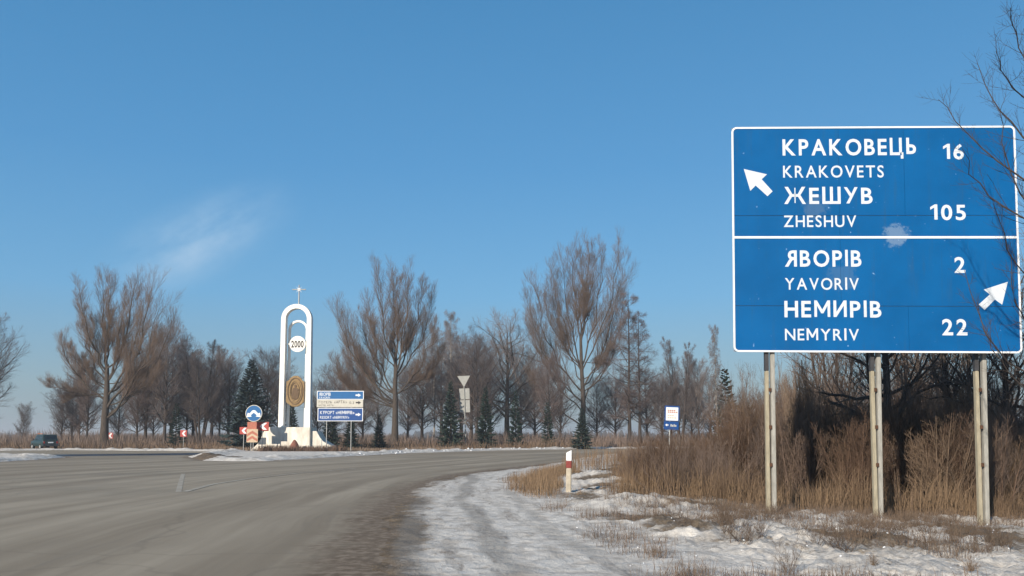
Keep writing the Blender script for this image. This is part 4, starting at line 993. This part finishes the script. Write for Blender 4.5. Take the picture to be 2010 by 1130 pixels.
for (kd, nm, px, py, ty, lb, rz, wd) in (
    (KR2, 'bare_tree', -50, 879, 615, 'bare tree cut by the left edge of the picture', .3, 1.0),
    (KR, 'bare_sapling', 45, 876, 790, 'thin small bare sapling left of the dark car', 1.2, .8),
    (KR2, 'bare_tree', 268, 878, 720, 'small bare tree in the gap just right of the left poplar trunk', 2.2, 1.0),
    (KR2, 'bare_tree', 322, 878, 640, 'reddish bare tree directly right of the left poplar crown', 0.4, .85),
    (KR, 'bare_tree', 140, 877, 742, 'low thin bare tree under the left side of the left poplar', 3.2, .9),
    (KM, 'multi_stem_tree', 392, 880, 662, 'dark multi-stemmed bare tree behind the small chevron sign', .9, .95),
    (KR, 'bare_tree', 430, 876, 690, 'greyish bare tree left of the big blue spruce', 2.0, .7),
    (KR, 'bare_tree', 522, 874, 680, 'pale bare tree behind the top of the blue spruce beside the monument', 1.0, .9),
    (KR2, 'bare_tree', 690, 875, 700, 'grey bare tree behind the direction boards', 4.0, .9),
    (KB, 'birch_tree', 852, 877, 640, 'pale slim birch trunk right of the middle poplar', 1.1, .8),
    (KB, 'birch_tree', 884, 876, 614, 'taller birch with hazy crown behind the give-way sign', 2.6, 1.0),
    (KR, 'bare_tree', 935, 874, 650, 'hazy grey bare tree left of the gnarled tree', 5.0, .85),
    (KO, 'gnarled_tree', 996, 877, 578, 'gnarled spreading tree between the give-way sign and the tallest poplar', 1.5, .95),
    (KR2, 'bare_tree', 1078, 874, 700, 'low bare tree left of the tallest poplar trunk', .2, .8),
    (KA, 'alder_tree', 1236, 872, 572, 'tall straight-trunked alder right of the tallest poplar', 0.0, 1.0),
    (KA, 'alder_tree', 1256, 871, 612, 'second straight alder leaning close to the taller one', 2.4, 1.0),
    (KR, 'bare_tree', 1300, 870, 742, 'low hazy bare tree right of the two alders', 2.5, 1.0),
    (KM, 'multi_stem_tree', 1338, 872, 662, 'thin multi-stemmed tree behind the small information sign', 2.9, .8),
    (KR, 'bare_tree', 1372, 870, 700, 'small rounded bare tree just left of the big blue sign', 3.6, .7),
    (KR2, 'bare_tree', 170, 878, 700, 'bare tree standing close behind the left poplar trunk', 1.9, .8),
    (KR, 'bare_tree', 300, 876, 735, 'low bare tree between the two small chevron signs', 4.4, .8),
    (KR2, 'bare_tree', 365, 877, 690, 'bare tree filling the gap left of the multi-stemmed tree', 5.3, .75),
    ):
    Yt = {True: None}.get(py > 875, 112.0)
    place_tree(kd, nm, px, py, ty, lb, Y=Yt, rz=rz, group=RW, wide=wd)
rb = np.random.default_rng(404); BG = 0
KR3 = tree_kind('k', 17, 14, 'round', 'twig_grey', 'bark_dark', .8)
for k, (px, ty) in enumerate(((120, 760), (155, 735), (232, 745), (285, 690), (335, 668), (378, 700), (415, 680), (448, 712), (545, 720), (622, 742), (655, 725), (712, 735), (742, 750), (800, 722), (828, 700), (866, 668), (905, 660), (925, 690), (962, 668), (1022, 700), (1050, 715), (1100, 730), (1172, 742), (1208, 735), (1270, 722), (1318, 735), (1358, 748), (1395, 730))):
    place_tree((KR3, KR2, KR)[k % 3], 'bare_tree', px, None, ty, nth0(k) + ' hazy bare tree from the left in the far back row', Y=float(rb.uniform(118, 150)), rz=float(rb.random() * 6.3), group='hazy back row of trees', wide=1.15)
SA = spruce_kind(21, 10, 'needle_blue', nb=170, wide=.30); SB = spruce_kind(22, 8, 'needle', nb=120, wide=.24, open_=.05); SC = spruce_kind(23, 8, 'needle', nb=90, wide=.20, open_=.1)
for (kd, px, Y, ty, lb, rz, wd) in (
    (SA, 490, 96, 705, 'biggest dark bluish spruce left of the monument', .2, 1.15),
    (SC, 345, 104, 790, 'dim narrow spruce behind the chevron sign on the left', .9, 1.1),
    (SB, 572, 98, 790, 'dark spruce seen between the legs of the monument', 1.5, 1.0),
    (SB, 648, 96, 800, 'spruce low behind the left post of the direction boards', 2.2, 1.3),
    (SB, 688, 97, 812, 'spruce below the right end of the direction boards', 3.0, 1.2),
    (SB, 744, 99, 812, 'small spruce just left of the middle poplar trunk', 3.5, .95),
    (SB, 884, 99, 748, 'spruce left of the give-way sign post', 4.2, .85),
    (SB, 953, 101, 758, 'spruce between the give-way sign and the gnarled tree', 5.0, .8),
    (SC, 1012, 101, 765, 'thin spruce right against the gnarled tree trunk', 5.6, .8),
    (SC, 1075, 102, 788, 'thin dark spruce left of the tallest poplar', .5, .9),
    (SB, 1143, 98, 800, 'bushy spruce hiding the foot of the tallest poplar', 1.1, 1.2),
    (SC, 1425, 60, 722, 'dim spruce at the left edge of the thicket beside the big sign', 1.9, 1.1),
    ):
    place_tree(kd, 'spruce_tree', px, None, ty, lb, Y=Y, rz=rz, group='spruces across the road', wide=wd)
s_ = place_tree(KB, 'birch_tree', 1408, None, 640, 'thin white-stemmed birch sapling at the left edge of the big sign', Y=42, rz=1.3, wide=.6)

# ------------------------------------------------------------------ thicket behind the big sign
def where(px):
    for lim, tx in ((1300, 'near the road'), (1440, 'left of the big sign'), (1505, 'by the left posts'), (1712, 'before the middle posts'), (1918, 'before the right posts')):
        if px < lim: return tx
    return 'past the right posts'
H1 = shrub_kind(31, 3.0, 46, .30, 'shrub_red'); H2 = shrub_kind(32, 3.0, 52, .22, 'shrub_tan', up=.8, ang=22); H3 = shrub_kind(33, 3.2, 20, .42, 'shrub_dark', n1=10, n2=5)
H5 = shrub_kind(35, 2.6, 34, .38, 'shrub_tan', n1=12, n2=7, up=.3, ang=40)
H4 = shrub_kind(34, 2.2, 60, .45, 'shrub_red', n1=10, n2=6, rmin=.003)
rg_ = np.random.default_rng(77)
for k in range(34):          # front row of reddish brush from the roadside to the sign, tops low on the left
    px = 1215 + k * 24.5 + rg_.normal(0, 7); Y = rg_.uniform(16.6, 20) if px > 1285 else rg_.uniform(18, 26)
    ty = np.interp(px, [1200, 1280, 1400, 1440, 1500, 2050], [885, 868, 846, 800, 775, 790]) + rg_.normal(0, 12)
    place_shrub((H4, H1, H5, H1)[k % 4], px, Y, ty, nth(k) + ' reddish-brown front-row shrub from the left, ' + where(px), 'front shrubs of the thicket', rz=rg_.random() * 6.3, wide=1.25 if px < 1450 else .9)
H6 = shrub_kind(36, 4.2, 11, .16, 'shrub_red', n1=13, n2=5, up=.5, ang=30)
for k in range(17):
    px = (1452, 1478, 1500, 1526, 1545, 1590, 1615, 1660, 1690, 1735, 1775, 1820, 1850, 1880, 1930, 1965, 1995)[k]; Y = rg_.uniform(19, 27)
    place_shrub((H6, H6, H3)[k % 3], px, Y, 690 + rg_.uniform(-15, 50) - (20 if px > 1600 else 0), nth(k) + ' slender sapling clump from the left, ' + where(px), 'slender sapling clumps of the thicket', rz=rg_.random() * 6.3, wide=.8, name='sapling_clump')
for k in range(16):
    px = 1440 + k * 37 + rg_.normal(0, 8); Y = rg_.uniform(22, 30)
    ty = np.interp(px, [1430, 1480, 1560, 1700, 2050], [790, 760, 765, 775, 750]) + rg_.normal(0, 30)
    place_shrub((H1, H5, H1, H4)[k % 4], px, Y, ty, nth(k) + ' taller second-row shrub from the left, ' + where(px), 'rear shrubs of the thicket', rz=rg_.random() * 6.3, wide=.75)
for k in range(22):
    px = 1225 + k * 30 + rg_.normal(0, 10); Y = rg_.uniform(32, 48)
    ty = np.interp(px, [1200, 1300, 1400, 1440, 1500, 2050], [880, 868, 850, 800, 760, 700]) + rg_.normal(0, 10)
    place_shrub((H4, H1, H1)[k % 3], px, Y, ty, nth(k) + ' low back-row shrub from the left, ' + where(px), 'back shrubs of the thicket', rz=rg_.random() * 6.3, wide=1.1)
for px, Y, ty, lb in ((1562, 18.2, 712, 'dense upright tan willow bush just right of the left sign posts'), (1590, 18.8, 740, 'second tan willow bush touching the dense one right of the left posts')):
    place_shrub(H2, px, Y, ty, lb, 'willow bushes', rz=px, wide=.62, name='willow_bush', cat='bush')
K1 = tree_kind('k', 41, 7, 'oak', 'shrub_dark', 'bark_dark', .5); K2 = tree_kind('k', 42, 7, 'multi', 'shrub_dark', 'bark_dark', .5)
for kd, px, Y, ty, lb, rz in ((K1, 1748, 20.5, 400, 'dark many-limbed tree behind the middle pair of sign posts', .4), (K2, 1890, 21.5, 380, 'dark multi-stemmed tree behind the right pair of sign posts', 1.4), (K2, 1640, 25, 520, 'slender dark tree between the left and middle sign posts', 2.4),
                              (K1, 1975, 19.5, 460, 'dark tree at the right edge under the sign corner', 3.0), (K2, 1800, 28, 420, 'farther dark tree filling the gap right of the middle posts', 4.0)):
    place_tree(kd, 'thicket_tree', px, None, ty, lb, Y=Y, rz=rz, wide=.85)

# tall dry grass along the thicket's foot, weeds on the snow
def blades(name, x, y, h, seed, m_, label, wd=.005, bend=.35, cat='grass'):
    wd = wd * .62
    r = np.random.default_rng(seed); n = len(x); z = ground_z(x, y) - .03
    a = r.random(n) * 6.28; d = np.stack([np.cos(a), np.sin(a), 0 * a], -1); p = np.stack([-np.sin(a + 1), np.cos(a + 1), 0 * a], -1) * wd
    b0 = np.stack([x, y, z], -1); up = np.array([0, 0, 1.0]); bd = (r.random(n) ** 1.5 * bend)[:, None]
    H = h[:, None]
    m1 = b0 + up * H * .55 + d * H * bd * .35; tp_ = b0 + up * H * (1 - bd * .3) + d * H * bd
    vs = np.stack([b0 - p, b0 + p, m1 + p * .8, m1 - p * .8, tp_], 1).reshape(-1, 3); k = np.arange(n)[:, None] * 5
    me = mesh_np(name, vs, [k + np.array([[0, 1, 2, 3]]), k + np.array([[3, 2, 4]])], m_)
    return tag(ob(name, me), label, cat, kind='stuff')
r = np.random.default_rng(5); n = 62000
x = r.uniform(1.5, 13.5, n); y = r.uniform(15.2, 24, n); px_ = 1005 + x / y * F_PX
q = fbm(x * .8, y * .8, 21)
k_ = (px_ > 1205 + (fbm(x * 1.5, y * 1.5, 24) - .5) * 130 + r.normal(0, 12, n)) & (y > np.interp(px_, [1200, 1300, 1450, 2010], [17.5, 16.6, 15.6, 15.4])) & (q > .40)
x, y, q = x[k_], y[k_], q[k_]
blades('tall_dry_grass', x, y, (0.22 + 1.0 * (q - .40) * 1.6) * r.uniform(.3, 1.25, len(x)) + .08, 6, M['grass'], 'tall dry golden grass along the foot of the thicket', bend=.6)
n = 22000; x = r.uniform(-1.0, 2.2, n); y = r.uniform(17.5, 34, n)
cx_l = np.interp(y, [17.5, 20, 25, 30, 34], [.5, .5, .55, 1.7, 2.7]); cw = np.interp(y, [17.5, 19, 25, 34], [.35, .75, .9, 1.2])
ed_ = np.abs(x - cx_l - .15 - (fbm(x * 2, y * .9, 4) - .5) * 1.1) / cw; k_ = (ed_ + r.normal(0, .16, n) < .8) & (r.random(n) < np.clip((y - 17.2) / 1.6, .05, 1)) & (ground_sd(x, y) > .45 + .9 * fbm(x * 2, y * 1.3, 14) ** 1.5 + np.abs(r.normal(0, .15, n))) & (np.abs(x - dx) + np.abs(y - dy_) * .1 > .16); x, y, ed_ = x[k_], y[k_], ed_[k_]
blades('tall_dry_grass', x, y, r.uniform(.08, .56, len(x)) * np.clip(1.25 - ed_ * .8, .3, 1) * np.interp(y, [17, 19, 24, 34], [.45, .8, 1.0, .9]), 7, M['grass'], 'golden dry grass clump beside the red and white post', wd=.006)
n = 9000; x = r.uniform(2.2, 16, n); y = r.uniform(30, 72, n); k_ = ground_sd(x, y) > 1.0
blades('tall_dry_grass', x[k_], y[k_], r.uniform(.3, .9, k_.sum()), 8, M['grass'], 'pale dry grass on the inside of the road bend', wd=.012)
# scattered weed tufts on the snowy bank
nt_ = 1900; tx = r.uniform(.6, 9.5, nt_); ty_ = r.uniform(7.2, 15.6, nt_); dens = fbm(tx * .7, ty_ * .7, 71)
sdt = ground_sd(tx, ty_); k_ = (sdt > 2.7) & (dens + .16 * sstep(10.5, 13, ty_) + .05 * sstep(3, 6, tx) > .56); tx, ty_ = tx[k_], ty_[k_]
m_ = 34; x = (tx[:, None] + r.normal(0, .11, (len(tx), m_))).ravel(); y = (ty_[:, None] + r.normal(0, .09, (len(tx), m_))).ravel()
hh = (r.uniform(.06, .30, (len(tx), 1)) * r.uniform(.4, 1.1, (len(tx), m_))).ravel()
blades('weeds', x, y, hh, 9, M['weed'], 'brown dead weeds poking through the snow below the big sign', wd=.0032, bend=1.0, cat='weeds')
nt_ = 260; tx = r.uniform(-1.6, 3.2, nt_); ty_ = r.uniform(8, 27, nt_); k_ = (ground_sd(tx, ty_) > .2) & (fbm(tx * 1.2, ty_ * 1.2, 72) > .52); tx, ty_ = tx[k_], ty_[k_]
x = (tx[:, None] + r.normal(0, .08, (len(tx), 14))).ravel(); y = (ty_[:, None] + r.normal(0, .12, (len(tx), 14))).ravel()
blades('weeds', x, y, r.uniform(.015, .07, len(x)), 10, M['weed'], 'short dead grass blades on the dirty snow of the verge', wd=.003, bend=1.2, cat='weeds')
# twiggy dead plants one can tell apart
W1 = shrub_kind(51, .6, 12, .35, 'weed', n1=6, n2=3, rmin=.0016, up=.6); W2 = shrub_kind(52, .35, 70, .65, 'grass', n1=2, n2=1, rmin=.0014, up=-.3)
for kd, px, py, ty, lb, nm, wd in ((W1, 1545, 1128, 1035, 'twiggy dead plant low in front of the left sign posts', 'dead_plant', 1.0), (W1, 1490, 1052, 1008, 'small twiggy weed left of the left sign posts', 'dead_plant', 1.2),
                         (W1, 1822, 1062, 1012, 'dead plant midway between the middle and right sign posts', 'dead_plant', 1.3), (W1, 1330, 1050, 1012, 'dead weed at the left tip of the weedy bank', 'dead_plant', 1.4),
                         (W1, 1598, 1075, 1015, 'reddish dead weed between the left and middle sign posts', 'dead_plant', 1.3), (W1, 1965, 1078, 1020, 'dead weed clump at the right edge of the picture', 'dead_plant', 1.8),
                         (W2, 1702, 1118, 1082, 'rounded tan grass tuft on the snow below the middle sign posts', 'grass_tuft', 1.0), (W2, 1892, 1131, 1092, 'broad tan grass tuft at the bottom edge of the picture on the right', 'grass_tuft', 1.8),
                         (W1, 1690, 1060, 985, 'brown weed hiding the foot of the middle sign posts', 'dead_plant', 1.3), (W1, 1760, 1068, 1010, 'brown weed just right of the middle sign posts', 'dead_plant', 1.3),
                         (W1, 1420, 1030, 998, 'weed on the snow bank edge in front of the reddish shrubs', 'dead_plant', 1.5), (W1, 1525, 1040, 1000, 'low weed hiding the foot of the left sign posts', 'dead_plant', 1.4)):
    Yp = float(gd(px, py)[1]); place_shrub(kd, px, Yp, ty, lb, 'dead plants on the snow bank', rz=px * .7, wide=wd, name=nm, cat='plant', zoff=.03)
rw = np.random.default_rng(123); kk = 0
pxs = np.sort(rw.uniform(1300, 2005, 46))
while kk < 46:
    px = pxs[kk]; py = rw.uniform(1012, 1085); X_, Y_ = gd(px, py)
    if fbm(np.array([X_ * .9]), np.array([Y_ * .9]), 66)[0] < .46 and rw.random() < .6: continue
    hh_ = rw.uniform(.14, .42); k = hh_ / W1[2]; gz_ = float(ground_z(np.array([X_]), np.array([Y_]))[0])
    root = thing('dead_plant', (X_, Y_, gz_ + .02), ('forty-' + ORD[kk - 40] if kk > 39 else 'fortieth' if kk == 39 else nth(kk)) + ' branching dead plant from the left on the snow bank', 'plant', 'branching dead plants on the snow bank', rw.random() * 6.3)
    wv = rw.uniform(1.0, 2.2); root.scale = (k * wv, k * wv, k); ob('stems', W1[0], root); ob('twigs', W1[1], root); kk += 1
# snow clods pushed up along the far kerb and the verge
r = np.random.default_rng(9); vs, fs = [], []; bmm = bmesh.new(); bmesh.ops.create_icosphere(bmm, subdivisions=1, radius=1); iv = np.array([v_.co[:] for v_ in bmm.verts]); ifc = np.array([[v_.index for v_ in f.verts] for f in bmm.faces]); bmm.free()
P = []
fl_ = np.array(gp((1180, 880.5), (980, 883.5), (800, 889), (660, 896.5), (520, 904.5), (400, 903.5)))
for k in range(45):
    q = r.integers(0, 3); a = fl_[q] + (fl_[q + 1] - fl_[q]) * r.random(); P.append((a[0] + r.normal(0, .3), a[1] + r.uniform(.4, 2.0), r.uniform(.04, .12)))
for k in range(250):
    x_, y_ = r.uniform(-1, 8), r.uniform(8, 19)
    if float(ground_sd(np.array([x_]), np.array([y_]))[0]) > 2.6: P.append((x_, y_, r.uniform(.006, .018)))
P = np.array(P); zz = ground_z(P[:, 0], P[:, 1])
V_ = np.array([P[:, 0], P[:, 1], zz]).T[:, None] + iv[None] * P[:, 2][:, None, None] * r.uniform(.6, 1.3, (len(P), 1, 3)) * r.uniform(.8, 1.2, (len(P), len(iv), 1))
F_ = ifc[None] + np.arange(len(P))[:, None, None] * len(iv)
tag(ob('snow_clods', mesh_np('snow_clods', V_.reshape(-1, 3), F_.reshape(-1, 3), M['snow'], True)), 'small lumps of snow scattered along the kerb and bank', 'snow clods', kind='stuff')

# ------------------------------------------------------------------ near tree reaching in from the right
T = Tree(61); NY = 11.0
root = thing('near_tree', (8.6, NY + .4, 0), 'bare thin-twigged tree at the right edge whose branches hang in front of the big sign', 'tree')
tp = np.array([[0, 0, -.3], [0.0, 0, 1.2], [-.1, -.05, 2.6], [-.05, 0, 4.2], [.1, 0, 6.0], [.2, 0, 8.0]])[None]; tr_ = np.array([[.17, .14, .12, .10, .07, .03]]); T.add(tp, tr_, 8)
ob('trunk', T.mesh('trunk', M['bark_dark'], True), root)
limbs = [[(2260, 640), (2080, 470), (1980, 415), (1915, 355), (1888, 290)], [(2260, 560), (2080, 400), (1975, 330), (1890, 255), (1842, 195)], [(2250, 440), (2080, 330), (1990, 255), (1940, 185), (1918, 122)],
         [(2250, 330), (2080, 215), (2010, 130), (1988, 60), (1984, 15)], [(2260, 300), (2090, 250), (2010, 200), (1972, 150), (1955, 100)], [(2260, 830), (2090, 775), (1990, 720), (1930, 655), (1893, 530)],
         [(2270, 700), (2100, 620), (2020, 560), (1975, 480), (1950, 400)], [(2270, 860), (2100, 800), (2010, 760), (1955, 700), (1925, 640)], [(2260, 500), (2100, 360), (2040, 250), (2020, 120), (2012, 20)],
         [(2250, 560), (2090, 440), (2010, 400), (1968, 300), (1962, 215)], [(2270, 760), (2100, 690), (2020, 640), (1990, 590), (1985, 500)]]
LP, LR = [], []
for k, l in enumerate(limbs):
    pts = []
    for q, (px, py) in enumerate(l):
        Yq = NY + .4 + (q / 4.0) * T.r.uniform(-1.3, .9); pts.append(at(px, py, Yq) - np.array([8.6, NY + .4, 0]))
    tz = pts[0][2]; pts[0] = np.array([np.interp(tz, tp[0, :, 2], tp[0, :, 0]), 0, tz - .3])
    pts = np.array(pts); s5 = np.linspace(0, 1, 5); s12 = np.linspace(0, 1, 12)
    P_ = np.stack([np.interp(s12, s5, pts[:, c]) for c in range(3)], -1); P_[1:-1] = (P_[:-2] + 2 * P_[1:-1] + P_[2:]) / 4; P_[1:-1] += T.r.normal(0, .018, (10, 3))
    LP.append(P_); LR.append(np.linspace(.017, .0035, 12))
LP, LR = np.array(LP), np.array(LR); T.add(LP, LR, 6)
B, BR = T.spawn(LP, LR, 15, .25, 1.0, 0.55, 30, 6, up=.35, wob=.09, rmin=.0026, rmax=.45); T.add(B, BR, 4)
C, CR = T.spawn(B, BR, 6, .15, 1.0, .24, 32, 4, up=.3, wob=.1, rmin=.0020); T.add(C, CR, 3)
ob('crown', T.mesh('crown', M['bark_dark']), root)
bpy.data.objects.remove(FO)

# ------------------------------------------------------------------ winter haze
HAZE = 0.0006
hm = bpy.data.materials.new('haze'); hm.use_nodes = True; t = hm.node_tree; t.nodes.clear()
ho = N(t, 'ShaderNodeOutputMaterial'); pv = N(t, 'ShaderNodeVolumePrincipled'); pv.inputs['Density'].default_value = HAZE; pv.inputs['Color'].default_value = (.9, .92, .95, 1); pv.inputs['Anisotropy'].default_value = 0.2
t.links.new(pv.outputs[0], ho.inputs['Volume'])
R_ = 4700
mb = MB().box(-R_, R_, -R_, R_, -4, 34); hz_ = mb.build('haze', hm); tag(hz_, 'thin pale winter haze over the fields', 'haze', kind='stuff')
